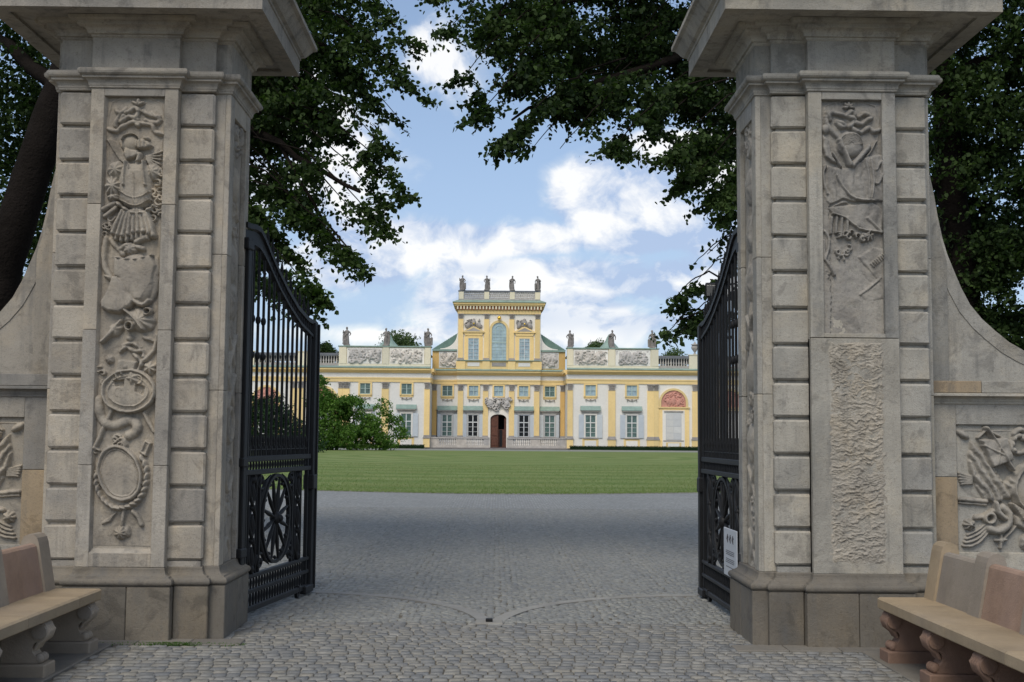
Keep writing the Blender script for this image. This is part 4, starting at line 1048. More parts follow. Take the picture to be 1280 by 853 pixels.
# walls
for s in (-1, 1):
    a, b = sorted((s*8.97, s*HW)); pb('wall', 'palace_white', a, b, 0, 14, 0, 9.17)
    a, b = sorted((s*5.5, s*8.97)); pb('wall', 'palace_white', a, b, YC, 14, 0, 9.17)
    a, b = sorted((s*1.35, s*5.5)); pb('wall', 'palace_white', a, b, YD, 14, 0, 9.17)
pb('wall', 'palace_white', -1.35, -1.07, YD, 14, 0, 9.17); pb('wall', 'palace_white', 1.07, 1.35, YD, 14, 0, 9.17); pb('wall', 'palace_white', -1.07, 1.07, YD, 14, 4.5, 9.17)
pb('hall', 'doorway_shade', -1.07, 1.07, YD+3.5, 14, 0, 4.5)  # solid block, the darkness of the hall is in its colour
def band(x0, x1, y, off=0.):
    """entablature over one stretch of wall"""
    e = lambda d: (x0, x1, y-d, y+.6)
    pb('architrave', 'yellow', x0, x1, y-.10-off, y+.5, 8.56, 8.98); pb('architrave', 'yellow', x0, x1, y-.15-off, y+.5, 8.982, 9.17)
    pb('frieze', 'palace_white', x0, x1, y-.08-off, y+.5, 9.172, 9.75)
    pb('cornice', 'yellow', x0, x1, y-.22-off, y+.5, 9.752, 9.93); pb('cornice', 'yellow', x0, x1, y-.42-off, y+.5, 9.932, 10.12); pb('cornice', 'yellow', x0, x1, y-.62-off, y+.5, 10.122, 10.37)
    MB().prism([(y-.72-off, 10.372), (y-.72-off, 10.42), (y+.5, 10.74), (y+.5, 10.372)], x0, x1, 'x').build('cornice_roof', 'copper', pal)
for s in (-1, 1):
    a, b = sorted((s*8.92, s*HW)); band(a, b, 0)
    a, b = sorted((s*8.99, s*5.62)); band(a, b, YC)
    # returns of the wings' cornice into the recess
    for z0, z1, d, mt in ((8.56, 9.168, .1, 'yellow'), (9.17, 9.752, .06, 'palace_white'), (9.754, 9.932, .2, 'yellow'), (9.934, 10.37, .45, 'yellow')):
        a, b = sorted((s*(8.92-d), s*8.915)); pb('cornice_return', mt, a, b, .0, YC-.3, z0, z1)
band(-5.61, 5.61, YD, .1)
def capital():
    m = MB(); m.box(-.36, .36, -.16, .1, 0, .07)
    for k in range(3):
        for j in range(5-k % 2):
            x = -.34+.68*(j+.5)/(5-k % 2); z = .10+.24*k; m.box(x-.06, x+.06, -.17-.03*k, -.08, z, z+.2, .02); m.ball((x, -.19-.04*k, z+.19), .055, 6)
    for sx in (-1, 1): m.tube([(sx*.28, -.2, .72), (sx*.40, -.24, .74), (sx*.38, -.24, .64), (sx*.32, -.22, .66)], .05, 6)
    m.box(-.33, .33, -.12, .1, .07, .78); m.box(-.44, .44, -.24, .1, .79, .86)
    return m.mesh('capital', 'palace_grey')
def pilaster(x, y, w, zb=0.1, dark=False, ped=True, off=.16):
    p = pb('pilaster', 'yellow_shaded' if dark else 'yellow', x-w/2, x+w/2, y-off, y+.05, 1.70, 7.70)
    link('capital', shared('cap', capital), p, (x, y-off+.10, 7.70), None, (w/.80, 1, 1))
    q = MB().box(x-w/2-.12, x+w/2+.12, y-off-.12, y+.05, 1.27, 1.42).box(x-w/2-.06, x+w/2+.06, y-off-.07, y+.05, 1.422, 1.56).box(x-w/2-.02, x+w/2+.02, y-off-.03, y+.05, 1.562, 1.70).build('pilaster_base', 'palace_grey', p)
    if ped: MB().box(x-w/2-.05, x+w/2+.05, y-off-.06, y+.05, .12, 1.268).build('pedestal', 'yellow', p)
for s in (-1, 1):
    pilaster(s*9.33, 0, .72); pilaster(s*14.78, 0, .92)
    pilaster(s*19.85, 0, .86, off=.14); pilaster(s*20.60, 0, .62, off=.17)
    pilaster(s*25.75, 0, .90); pilaster(s*33.4, 0, .90); pilaster(s*26.85, 0, .6); pilaster(s*34.5, 0, .6)
    pilaster(s*8.62, YC, .62, dark=True, ped=False)  # recess pilaster in the yellow with shade painted in
    pilaster(s*5.12, YD, .72, ped=False); pilaster(s*1.75, YD, .72, ped=False)
    a, b = sorted((s*9.8, s*14.2)); 
for s in (-1, 1):     # grey plinth course
    a, b = sorted((s*8.9, s*HW)); pb('plinth', 'balustrade_stone', a, b, -.09, .1, 0, .12)
def win_mesh(w, h, bars, hb, th=.07, cross=None):
    m = MB(); m.box(-w/2, -w/2+th, -.05, .05, 0, h).box(w/2-th, w/2, -.05, .05, 0, h).box(-w/2+th, w/2-th, -.05, .05, 0, th).box(-w/2+th, w/2-th, -.05, .05, h-th, h)
    m.box(-th*.75, th*.75, -.06, .04, th, h-th)
    for z in hb: m.box(-w/2+th, -th*.75-.001, -.055, .04, z-.02, z+.02).box(th*.75+.001, w/2-th, -.055, .04, z-.02, z+.02)
    if cross: m.box(-w/2+th, -th*.75-.001, -.062, .045, cross-.06, cross+.06).box(th*.75+.001, w/2-th, -.062, .045, cross-.06, cross+.06)
    for x in bars: m.box(x-.012, x+.012, -.05, .03, th+.001, h-th-.001)
    return m
def panes(par, x, y, z, w, h, cols, rows, mt, th=.07):
    me = shared(('pane', mt), lambda: MB().box(-.5, .5, -.01, .01, -.5, .5).mesh('pane', mt))
    cw, rh = (w-2*th)/cols, (h-2*th)/rows
    for i in range(cols):
        for j in range(rows): link('pane', me, par, (x-w/2+th+cw*(i+.5), y+.02, z+th+rh*(j+.5)), (rad(random.uniform(-.3, .3)), 0, rad(random.uniform(-.4, .4))), (cw, 1, rh))
def garland(x, y, z, par):
    m = MB()
    for k in range(9):
        a = -1+k/4.; m.ball((x+a*.55, y, z-.16*(1-a*a)), .07, 6)
    for a in (-.6, 0, .6): m.ball((x+a, y-.03, z-.02), .10, 6).ball((x+a, y-.02, z-.2), .06, 6)
    m.build('garland', 'palace_grey', par)
def upper_window(x, y, mt='pane_green', fm='frame_teal', w=1.36, wide=True, tilt=False):
    z, h = 6.98, 1.40
    f = MB(); t = .20; f.box(x-w/2-t, x-w/2, y-.17, y+.02, z-.1, z+h+.14).box(x+w/2, x+w/2+t, y-.17, y+.02, z-.1, z+h+.14).box(x-w/2, x+w/2, y-.17, y+.02, z+h, z+h+.14).box(x-w/2-t-.04, x+w/2+t+.04, y-.12, y+.02, z-.16, z-.02)
    if wide: f.box(x-w/2-t, x+w/2+t, y-.05, y+.02, z-.36, z-.17)
    p = f.build('window', 'yellow', pal)
    MB().box(x-w/2, x+w/2, y-.04, y+.0, z-.015, z+.03).build('sill', 'palace_grey', p)
    o = link('frame', shared(('uw', fm, w), lambda: win_mesh(w, h, (), (h*.5,)).mesh('frame', fm)), p, (x, y-.015, z))
    panes(p, x, y-.02, z, w, h, 2, 2, mt)
    if wide: garland(x, y-.1, 6.52, p)
def lower_window(x, y, mt='pane_green', fm='frame_white', w=1.40, sh='shutter', sides=(-1, 1), panel=True, hoodw=1.25, surround='palace_white'):
    z, h = 1.56, 2.92
    f = MB(); f.box(x-w/2-.14, x-w/2, y-.2, y+.02, z-.05, z+h+.12).box(x+w/2, x+w/2+.14, y-.2, y+.02, z-.05, z+h+.12).box(x-w/2, x+w/2, y-.2, y+.02, z+h, z+h+.12)
    p = f.build('window', 'shutter_grey' if surround == 'grey' else 'palace_white', pal)
    if surround == 'grey': MB().box(x-1.35, x+1.35, y-.03, y+.02, z-.05, z+h+.45).build('surround', 'shutter_grey', p)
    MB().box(x-w/2-.25, x+w/2+.25, y-.2, y+.02, z-.16, z-.04).build('sill', 'palace_grey', p)
    link('frame', shared(('lw', fm, w), lambda: win_mesh(w, h, (), (h*.22, h*.44), .08, h*.655).mesh('frame', fm)), p, (x, y-.05, z))
    panes(p, x, y-.06, z, w, h, 2, 5, mt, .08)
    for s in sides:
        q = MB(); cx = x+s*(w/2+.14+.36); q.box(cx-.34, cx+.34, y-.14, y-.09, z-.05, z+h+.05)
        for j in range(20): q.box(cx-.27, cx+.27, y-.155, y-.138, z+.1+j*.138, z+.16+j*.138)
        q.build('shutter', sh, p)
    MB().box(x-hoodw+.25, x+hoodw-.25, y-.16, y+.02, z+h+.14, z+h+.36).box(x-hoodw+.12, x+hoodw-.12, y-.24, y+.02, z+h+.362, z+h+.46).box(x-hoodw, x+hoodw, y-.40, y+.02, z+h+.462, z+h+.58).build('hood', 'balustrade_stone', p)
    MB().prism([(y-.46, z+h+.582), (y-.46, z+h+.63), (y+.02, z+h+1.20), (y+.02, z+h+.582)], x-hoodw-.08, x+hoodw+.08, 'x').build('hood_roof', 'copper', p)
    if panel:
        MB().box(x-1.05, x+1.05, y-.06, y+.02, .18, 1.38).build('apron', 'yellow', p); MB().box(x-.75, x+.75, y-.085, y-.055, .35, 1.15).build('apron_panel', 'palace_white', p)
for s in (-1, 1):
    upper_window(s*12.0, 0, 'pane_green' if s < 0 else 'pane_sky'); upper_window(s*17.4, 0, 'pane_green' if s < 0 else 'pane_sky')
    lower_window(s*12.0, 0); lower_window(s*17.4, 0)
    upper_window(s*6.9, YC); lower_window(s*6.9, YC, panel=False, surround='grey', sh='shutter')
    upper_window(s*3.36, YD, 'pane_sky', w=1.28); lower_window(s*3.42, YD, 'pane_dark', w=1.36, panel=False, surround='grey', sh='shutter')
upper_window(0, YD, 'pane_sky', w=1.24, wide=False)
# doorway
dr = MB()
n = 14; P = [(-1.38, 0), (-1.38, 4.15)]+[(-1.38*math.cos(PI*i/n), 4.15+.95*math.sin(PI*i/n)) for i in range(1, n)]+[(1.38, 4.15), (1.38, 0), (1.07, 0), (1.07, 3.95)]+[(1.07*math.cos(PI*i/n), 3.95+.62*math.sin(PI*i/n)) for i in range(1, n)]+[(-1.07, 3.95), (-1.07, 0)]
V = [(x, YD-.20, z) for x, z in P]+[(x, YD+.02, z) for x, z in P]; L = len(P); o2 = n+3
fs = []
for i in range(n+2): fs += [(i, i+1, L-2-i, L-1-i)]
dr.add(V, fs+[(i, (i+1) % L, (i+1) % L+L, i+L) for i in range(L)]); dd = dr.build('doorway', 'palace_white', pal)
MB().prism([(-1.07, 3.9), (-1.07, 4.6), (1.07, 4.6), (1.07, 3.95)]+[(1.07*math.cos(PI*i/n), 3.95+.62*math.sin(PI*i/n)) for i in range(1, n)]+[(-1.07, 3.95)], YD-.02, YD+.08).build('spandrel', 'palace_white', dd)
dl = MB().prism([(-1.04, .12), (-.10, .12), (-.02, .12), (-.02, 4.52), (-.5, 4.46), (-.8, 4.3), (-1.04, 3.98)], YD+.02, YD+.12).build('door', 'door_wood', pal)
for z in (.4, 1.7, 3.0): MB().box(-.88, -.18, YD-.02, YD+.02, z, z+1.05, .02).build('door_panel', 'door_wood', dl)
dl = MB().prism([(0, .12), (.98, .12), (.98, 2.55), (0, 2.55)], YD+.50, YD+.58).build('door', 'door_wood', pal)
MB().box(.80, 1.04, YD+.04, YD+1.2, .12, 4.0).build('door_edge', 'door_wood', dl)
MB().box(.15, .55, YD+.485, YD+.498, .2, 2.5).build('gap_shade', 'doorway_shade', dl)  # dark strip laid over the leaf to paint the shade of an opening
# cartouche over the door
R = Relief(-90, 90, 0, 90, 1.6); R.curls(-85, 85, 8, 62, 46, 13, 16, 77);  R.dome(0, 40, 16, 20, 24); R.dome(-55, 40, 18, 26, 18); R.dome(55, 40, 18, 26, 18); R.curls(-50, 50, 30, 88, 16, 12, 18, 78)
R.H[:, :] = np.where(R.H > 1.5, R.H, -20)
R.build('cartouche', 'palace_relief', pal, .0205, 0, 6.85, YD-.18, 0, amp=.02)
# terrace balustrade
def balusters(x0, x1, y, z, h, r, gap, mt, par):
    me = shared(('bal', h, r, mt), lambda: MB().lathe([(r*.9, 0), (r*.9, h*.08), (r*.45, h*.14), (r*1.0, h*.34), (r*.42, h*.62), (r*.4, h*.8), (r*.8, h*.86), (r*.9, h)], n=8).mesh('baluster', mt))
    n = max(1, int((x1-x0)/gap)); 
    for k in range(n): link('baluster', me, par, (x0+(x1-x0)*(k+.5)/n, y, z))
for s in (-1, 1):
    b = MB().box(*sorted((s*1.12, s*8.95)), -.12+.6, .2+.6, .08, .42).build('balustrade', 'balustrade_stone', pal)
    MB().box(*sorted((s*1.12, s*8.95)), -.16+.6, .24+.6, 1.27, 1.46).build('handrail', 'balustrade_stone', b)
    for x0, x1 in ((1.12, 1.9), (4.2, 5.45), (7.75, 8.95)): MB().box(*sorted((s*x0, s*x1)), -.1+.6, .18+.6, .42, 1.27).build('pedestal', 'balustrade_stone', b)
    for x0, x1 in ((1.9, 4.2), (5.45, 7.75)): balusters(*sorted((s*x0, s*x1)), .64, .42, .85, .11, .24, 'balustrade_stone', b)
    MB().box(*sorted((s*1.12, s*8.95)), .3, YC, -.02, .10).build('terrace', 'dark_paving', b)
MB().box(-1.1, 1.1, .2, YD+3.5, -.02, .115).build('doorstep', 'dark_paving', pal)
MB().box(-8.9, 8.9, -.6, .3, -.02, .06).build('step', 'palace_grey', pal)
for x in (-8.25, 8.22): MB().tube([(x, YC-.3, .1), (x, YC-.3, 5.0)], .06, 6).ball((x, YC-.3, 5.05), .12, 6).build('drainpipe', 'iron_worn', pal)

# niches with pink shell lunettes
def niche(x, mt='terracotta'):
    p = pb('niche', 'yellow', x-2.05, x+2.05, -.07, .02, .12, 5.40)
    n = 18; a = [(1.90*math.cos(PI*i/n), 1.0*1.90*math.sin(PI*i/n)) for i in range(n+1)]; b = [(1.62*math.cos(PI*i/n), 1.62*math.sin(PI*i/n)) for i in range(n+1)]
    vs = []; 
    for (q, w) in zip(a, b): vs += [(x+q[0], -.16, 6.15+q[1]), (x+w[0], -.16, 6.15+w[1]), (x+w[0], .02, 6.15+w[1]), (x+q[0], .02, 6.15+q[1])]
    m = MB().add(vs, [(4*i+k, 4*i+(k+1) % 4, 4*i+4+(k+1) % 4, 4*i+4+k) for i in range(n) for k in range(4)])
    for s in (-1, 1): m.box(*sorted((x+s*1.62, x+s*1.90)), -.16, .02, 5.60, 6.15)
    m.box(x-2.12, x+2.12, -.2, .02, 5.42, 5.60); m.build('arch', 'yellow', p)
    pts = [(x+1.62*math.cos(PI*i/n), 6.15+1.62*math.sin(PI*i/n)) for i in range(n+1)]+[(x-1.62, 5.6), (x+1.62, 5.6)]
    MB().prism(pts, -.03, .01).build('lunette', mt, p)
    q = Relief(-74, 74, 0, 100, 2.2); q.curls(-60, 60, 14, 92, 40, 9, 7, int(x)+200); q.dome(0, 60, 14, 26, 9); q.dome(-34, 66, 11, 20, 8); q.dome(34, 66, 11, 20, 8)
    q.H = np.where((q.X0/70)**2+((q.Y0-74)/70)**2*(q.Y0 < 74) < 1, q.H, -12); q.build('figures', mt, p, .022, x, 7.74, -.035, 0, amp=.012)
    MB().box(x-1.45, x+1.45, -.12, -.068, .14, 5.18).build('door_case', 'palace_white', p)
    MB().box(x-1.25, x+1.25, -.24, -.12, 4.95, 5.12).build('case_cornice', 'palace_grey', p)
    bd = MB().box(x-1.02, x+1.02, -.15, -.118, 1.3, 4.82).build('blind_door', 'blind_door', p)
    for i in range(2):
        for j in range(4): MB().box(x-.96+i*.98, x-.03+i*.98, -.168, -.149, 1.36+j*.86, 2.16+j*.86, .008).build('door_panel', 'blind_door', bd)
    MB().box(x-1.35, x+1.35, -.16, -.118, 1.12, 1.26).build('sill', 'palace_grey', p); MB().box(x-1.0, x+1.0, -.14, -.118, .3, 1.0).build('apron', 'yellow', p); MB().box(x-.75, x+.75, -.155, -.138, .42, .88).build('apron_panel', 'palace_white', p)
for s in (-1, 1): niche(s*22.85); niche(s*30.2)

# attic over the wings
def attic_relief(x0, x1, y, z0, z1, seed):
    w = x1-x0; R = Relief(0, w*22, 0, (z1-z0)*22, 1.6)
    R.curls(6, w*22-6, 5, (z1-z0)*22-5, int(w*13), 5.5, 5, seed)
    q = np.random.default_rng(seed)
    for k in range(int(w*1.6)): R.dome(q.uniform(6, w*22-6), q.uniform(12, 34), 4.5, q.uniform(8, 15), 6, q.uniform(-30, 30))
    R.H += fbm(R.X0, R.Y0, 9, seed=seed)*3
    R.build('attic_relief', 'palace_relief', pal, 1/22., x0, z1, y, 0, amp=.012, seed=seed)
for s in (-1, 1):
    a, b = sorted((s*8.93, s*20.95))
    pb('attic', 'cream', a, b, .25, 1.2, 10.60, 13.14); pb('attic_coping', 'copper', a-.12, b+.12, .05, 1.35, 13.142, 13.30, None, .03)
    pb('attic_base', 'cream', a, b, .16, .25, 10.60, 10.92)
    for x0, x1 in ((9.9, 14.2), (15.4, 19.75)):
        p0, p1 = sorted((s*x0, s*x1)); pb('panel_frame', 'palace_white', p0-.12, p1+.12, .19, .252, 10.95, 13.02)
        attic_relief(p0, p1, .185, 11.05, 12.90, int(x0*7)+s)
    for x0, x1 in ((8.93, 9.72), (14.38, 15.22), (19.95, 20.95)): p0, p1 = sorted((s*x0, s*x1)); pb('attic_pier', 'cream', p0+.02, p1-.02, .12, .252, 10.93, 13.13)
    # balustrade further out
    a, b = sorted((s*20.97, s*HW)); br = pb('roof_balustrade', 'palace_grey', a, b, .28, .62, 10.60, 10.98); MB().box(a, b, .25, .66, 12.05, 12.32).build('handrail', 'roof_slate', br)
    x = 20.97
    for x1 in (24.95, 32.0, 40.0): balusters(*sorted((s*(x+.1), s*(x1-.1))), .45, 10.98, 1.07, .13, .32, 'balustrade_stone', br); x = x1+1.6
    for x0, x1 in ((24.95, 26.55), (32.0, 33.6), (40., 41.)): p0, p1 = sorted((s*x0, s*x1)); MB().box(p0, p1, .15, .75, 10.60, 12.42).box(p0-.1, p1+.1, .08, .82, 12.422, 12.52).build('pedestal', 'cream', br)
    # recessed attic beside the tower
    a, b = sorted((s*5.6, s*9.0)); pb('attic', 'yellow_shaded', a, b, YC+.2, YC+1, 10.60, 13.05); pb('attic_coping', 'copper', a, b, YC+.0, YC+1.1, 13.052, 13.30)
    p0, p1 = sorted((s*5.62, s*8.1)); pb('panel_frame', 'palace_white', p0, p1, YC+.15, YC+.202, 10.8, 13.0); attic_relief(p0+.1, p1-.12, YC+.14, 10.95, 12.85, 50+s)
    # scroll buttress with the sloping copper roof behind
    n = 12; C = [(5.62, 15.5)]+[(5.70+2.2*(1-math.cos(PI/2*i/n)), 15.35-1.95*math.sin(PI/2*i/n)) for i in range(1, n+1)]
    MB().prism([(s*a, b) for a, b in [(5.62, 13.302)]+C+[(8.0, 13.302)]], YT+.35, YT+.9).build('scroll_buttress', 'palace_white', pal)
    MB().add([(s*5.6, YT+1.3, 15.6), (s*9.1, YT+.9, 13.31), (s*9.1, YT+6.5, 13.31), (s*5.6, YT+6.5, 15.6), (s*5.6, YT+1.0, 13.31)], [(0, 1, 2, 3), (0, 4, 1)]).build('side_roof', 'roof_green', pal)
    m = MB()
    for k in range(14): m.tube([(s*(5.7+k*.24), YT+1.28-.115*k*.24, 15.58-k*.157), (s*(5.7+k*.24), YT+6.4, 15.58-k*.157)], .03, 4)
    m.build('roof_seam', 'roof_green', pal)
    # low roofs of the wings
    a, b = sorted((s*9.2, s*20.8)); MB().add([(a, 1.25, 12.6), (b, 1.25, 12.6), (b, 13, 12.6), (a, 13, 12.6), (a+3, 7, 13.2), (b-3, 7, 13.2)], [(0, 1, 5, 4), (1, 2, 5), (2, 3, 4, 5), (3, 0, 4)]).build('wing_roof', 'copper', pal)
    a, b = sorted((s*21, s*HW)); MB().add([(a, .9, 12.0), (b, .9, 12.0), (b, 13, 12.0), (a, 13, 12.0), (a, 7, 12.5), (b, 7, 12.5)], [(0, 1, 5, 4), (1, 2, 5), (2, 3, 4, 5), (3, 0, 4)]).build('wing_roof', 'roof_slate', pal)
    # small copper domes that show behind the statues
    cx = s*15.0; m = MB().lathe([(1.9, 0), (1.85, .5), (1.25, 1.2), (.6, 1.9), (.35, 2.5), (.05, 3.0)], cx, 6, 12.6, 14); m.build('roof_dome', 'copper', pal)

# tower
tw = MB().box(-5.60, 5.60, YT, 13, 10.0, 18.6).build('tower', 'palace_white', pal)
def tb(n, mt, x0, x1, y0, y1, z0, z1, c=0.): return MB().box(x0, x1, y0, y1, z0, z1, c).build(n, mt, tw)
tb('tower_base', 'yellow', -5.62, 5.62, YT-.12, YT+.02, 10.62, 11.74)
for x in (-5.15, -1.72, 1.72, 5.15): tb('base_pier', 'yellow', x-.62 if abs(x) > 3 else x-.5, x+.62 if abs(x) > 3 else x+.5, YT-.28, YT-.118, 10.60, 11.66)
for x in (-3.42, 3.42): tb('base_panel', 'palace_white', x-.8, x+.8, YT-.16, YT-.118, 11.0, 11.5)
tb('base_panel', 'palace_grey', -.95, .95, YT-.16, YT-.118, 11.0, 11.5)
tb('base_ledge', 'copper', -5.75, 5.75, YT-.34, YT+.02, 11.742, 11.84)
for x in (-5.18, -1.70, 1.70, 5.18):
    w = .66; p = MB().box(x-w/2, x+w/2, YT-.18, YT+.03, 12.12, 17.42).build('pilaster', 'yellow', tw)
    MB().box(x-w/2-.08, x+w/2+.08, YT-.25, YT+.03, 11.845, 12.118).build('pilaster_base', 'palace_grey', p)
    link('capital', shared('cap', capital), p, (x, YT-.06, 17.42), None, (.85, 1, .80))
    q = 1 if x > 0 else -1
    if abs(x) > 3: MB().box(*sorted((q*5.52, q*5.62)), YT-.1, YT+.02, 11.845, 18.1).build('corner_strip', 'palace_white', p)
for x in (-3.44, 3.44):
    f = MB().box(x-1.0, x-.72, YT-.10, YT+.02, 11.845, 15.15).box(x+.72, x+1.0, YT-.10, YT+.02, 11.845, 15.15).box(x-.72, x+.72, YT-.10, YT+.02, 14.80, 15.15).box(x-1.25, x-1.0, YT-.06, YT+.02, 11.845, 15.1).box(x+1.0, x+1.25, YT-.06, YT+.02, 11.845, 15.1)
    p = f.build('window', 'yellow', tw)
    link('frame', shared('tsw', lambda: win_mesh(1.44, 2.94, (-.36, .36), (.5, 1.0, 1.5, 2.0, 2.5), .06).mesh('frame', 'frame_white')), p, (x, YT-.03, 11.85))
    panes(p, x, YT-.04, 11.85, 1.44, 2.94, 2, 4, 'pane_sky', .06)
    ped = MB().prism([(x-1.5, 15.55), (x+1.5, 15.55), (x+1.5, 15.68), (x, 16.42), (x-1.5, 15.68)], YT-.30, YT+.02).build('pediment', 'yellow', p)
    MB().prism([(x-1.05, 15.72), (x+1.05, 15.72), (x, 16.24)], YT-.315, YT-.29).build('tympanum', 'palace_grey', ped)
    MB().prism([(x-1.1, 15.16), (x+1.1, 15.16), (x+1.35, 15.54), (x-1.35, 15.54)], YT-.18, YT+.02).build('bed_moulding', 'yellow', ped)
    R = Relief(-60, 60, 0, 66, 1.6); R.curls(-50, 50, 14, 60, 26, 9, 10, int(x*9)+90); R.dome(-34, 48, 14, 22, 12, 25); R.dome(34, 48, 14, 22, 12, -25); R.dome(0, 34, 15, 26, 16); R.dome(0, 12, 9, 10, 12)
    R.H[:, :] = np.where(R.H > .8, R.H, -14)
    R.build('coat_of_arms', 'palace_grey', tw, .0215, x, 17.55, YT-.08, 0, amp=.015).scale = (1, 1, 1)
    MB().ball((x, YT-.42, 16.75), .14, 8).build('gilt_boss', 'gold', tw)
# arched window
n = 16; r = .98; zc = 15.95
pa = [(-r, 11.85), (-r, zc)]+[(-r*math.cos(PI*i/n), zc+r*math.sin(PI*i/n)) for i in range(1, n)]+[(r, zc), (r, 11.85)]
ro = 1.30; po = [(-ro, 11.85), (-ro, zc)]+[(-ro*math.cos(PI*i/n), zc+ro*math.sin(PI*i/n)) for i in range(1, n)]+[(ro, zc), (ro, 11.85)]
L = len(pa); V = [(x, YT-.14, z) for x, z in po]+[(x, YT-.14, z) for x, z in pa]+[(x, YT+.02, z) for x, z in po]+[(x, YT+.02, z) for x, z in pa]
aw = MB().add(V, [(i, i+1, L+i+1, L+i) for i in range(L-1)]+[(i, i+1, 2*L+i+1, 2*L+i) for i in range(L-1)]+[(L+i, L+i+1, 3*L+i+1, 3*L+i) for i in range(L-1)]).build('arched_window', 'yellow', tw)
MB().prism(pa, YT-.03, YT+.0-.005).build('glass', 'pane_sky', aw)
m = MB()
for x in (-.5, 0, .5): m.box(x-.035, x+.035, YT-.07, YT-.03, 11.87, zc+math.sqrt(r*r-x*x)-.02)
for k in range(9): m.box(-.96, .96, YT-.065, YT-.032, 12.25+k*.45, 12.29+k*.45)
m.box(-.97, .97, YT-.08, YT-.03, 14.2, 14.34); m.tube([(-.55*math.cos(PI*i/10), YT-.06, zc+.55*math.sin(PI*i/10)) for i in range(11)], .03, 5).build('glazing_bars', 'frame_teal', aw)
MB().ball((0, YT-.35, 17.55), .27, 12).build('gilt_ball', 'gold', tw)
tb('tower_architrave', 'yellow', -5.62, 5.62, YT-.2, YT+.02, 18.1, 18.62)
tb('tower_sides', 'yellow', -5.66, 5.66, YT+.03, 13, 18.12, 18.6)
tb('tower_frieze', 'frieze_brown', -5.80, 5.80, YT-.32, 13.1, 18.622, 19.15)
me = MB().box(-.10, .10, -.22, 0, -.22, .22, .02).mesh('bracket', 'cream')
for k in range(27): link('bracket', me, tw, (-5.62+k*.4323, YT-.32, 18.90))
tb('tower_cornice', 'yellow', -6.05, 6.05, YT-.58, 13.3, 19.152, 19.36); tb('tower_cornice', 'yellow', -6.20, 6.20, YT-.72, 13.4, 19.362, 19.60)
MB().add([(-6.32, YT-.84, 19.602), (6.32, YT-.84, 19.602), (6.32, 13.5, 19.602), (-6.32, 13.5, 19.602), (-6.32, YT-.84, 19.66), (6.32, YT-.84, 19.66), (6.32, 13.5, 19.66), (-6.32, 13.5, 19.66), (-5.6, YT+.1, 20.02), (5.6, YT+.1, 20.02), (5.6, 12.6, 20.02), (-5.6, 12.6, 20.02)],
         [(0, 1, 2, 3), (0, 1, 5, 4), (1, 2, 6, 5), (2, 3, 7, 6), (3, 0, 4, 7), (4, 5, 9, 8), (5, 6, 10, 9), (6, 7, 11, 10), (7, 4, 8, 11), (8, 9, 10, 11)]).build('tower_roof', 'copper', tw)
bb = MB().box(-5.55, 5.55, YT+.0, YT+.34, 20.0, 20.14).build('tower_balustrade', 'balustrade_stone', pal)
MB().box(-5.6, 5.6, YT-.05, YT+.38, 21.14, 21.30).build('handrail', 'roof_slate', bb)
for x0, x1 in ((-5.5, -4.85), (-2.05, -1.40), (1.42, 2.07), (4.85, 5.5)): MB().box(x0, x1, YT-.02, YT+.36, 20.14, 21.14).build('pedestal', 'cream', bb)
for x0, x1 in ((-4.85, -2.05), (-1.40, 1.42), (2.07, 4.85)):
    m = MB(); n = 9; w = (x1-x0)/n
    for k in range(n):
        for s in (0, 1):
            a, b = x0+k*w, x0+(k+1)*w
            if s: a, b = b, a
            m.tube([(a, YT+.17, 20.16), (b, YT+.17, 21.12)], .055, 5); m.tube([((a+b)/2, YT+.17, 20.16), (b, YT+.17, 20.64)], .04, 4); m.tube([(a, YT+.17, 20.64), ((a+b)/2, YT+.17, 21.12)], .04, 4)
    m.build('lattice', 'balustrade_stone', bb)
for s in (-1, 1): 
    MB().box(*sorted((s*5.3, s*5.55)), YT+.4, YT+7, 20.1, 21.28).build('side_parapet', 'palace_grey', bb)

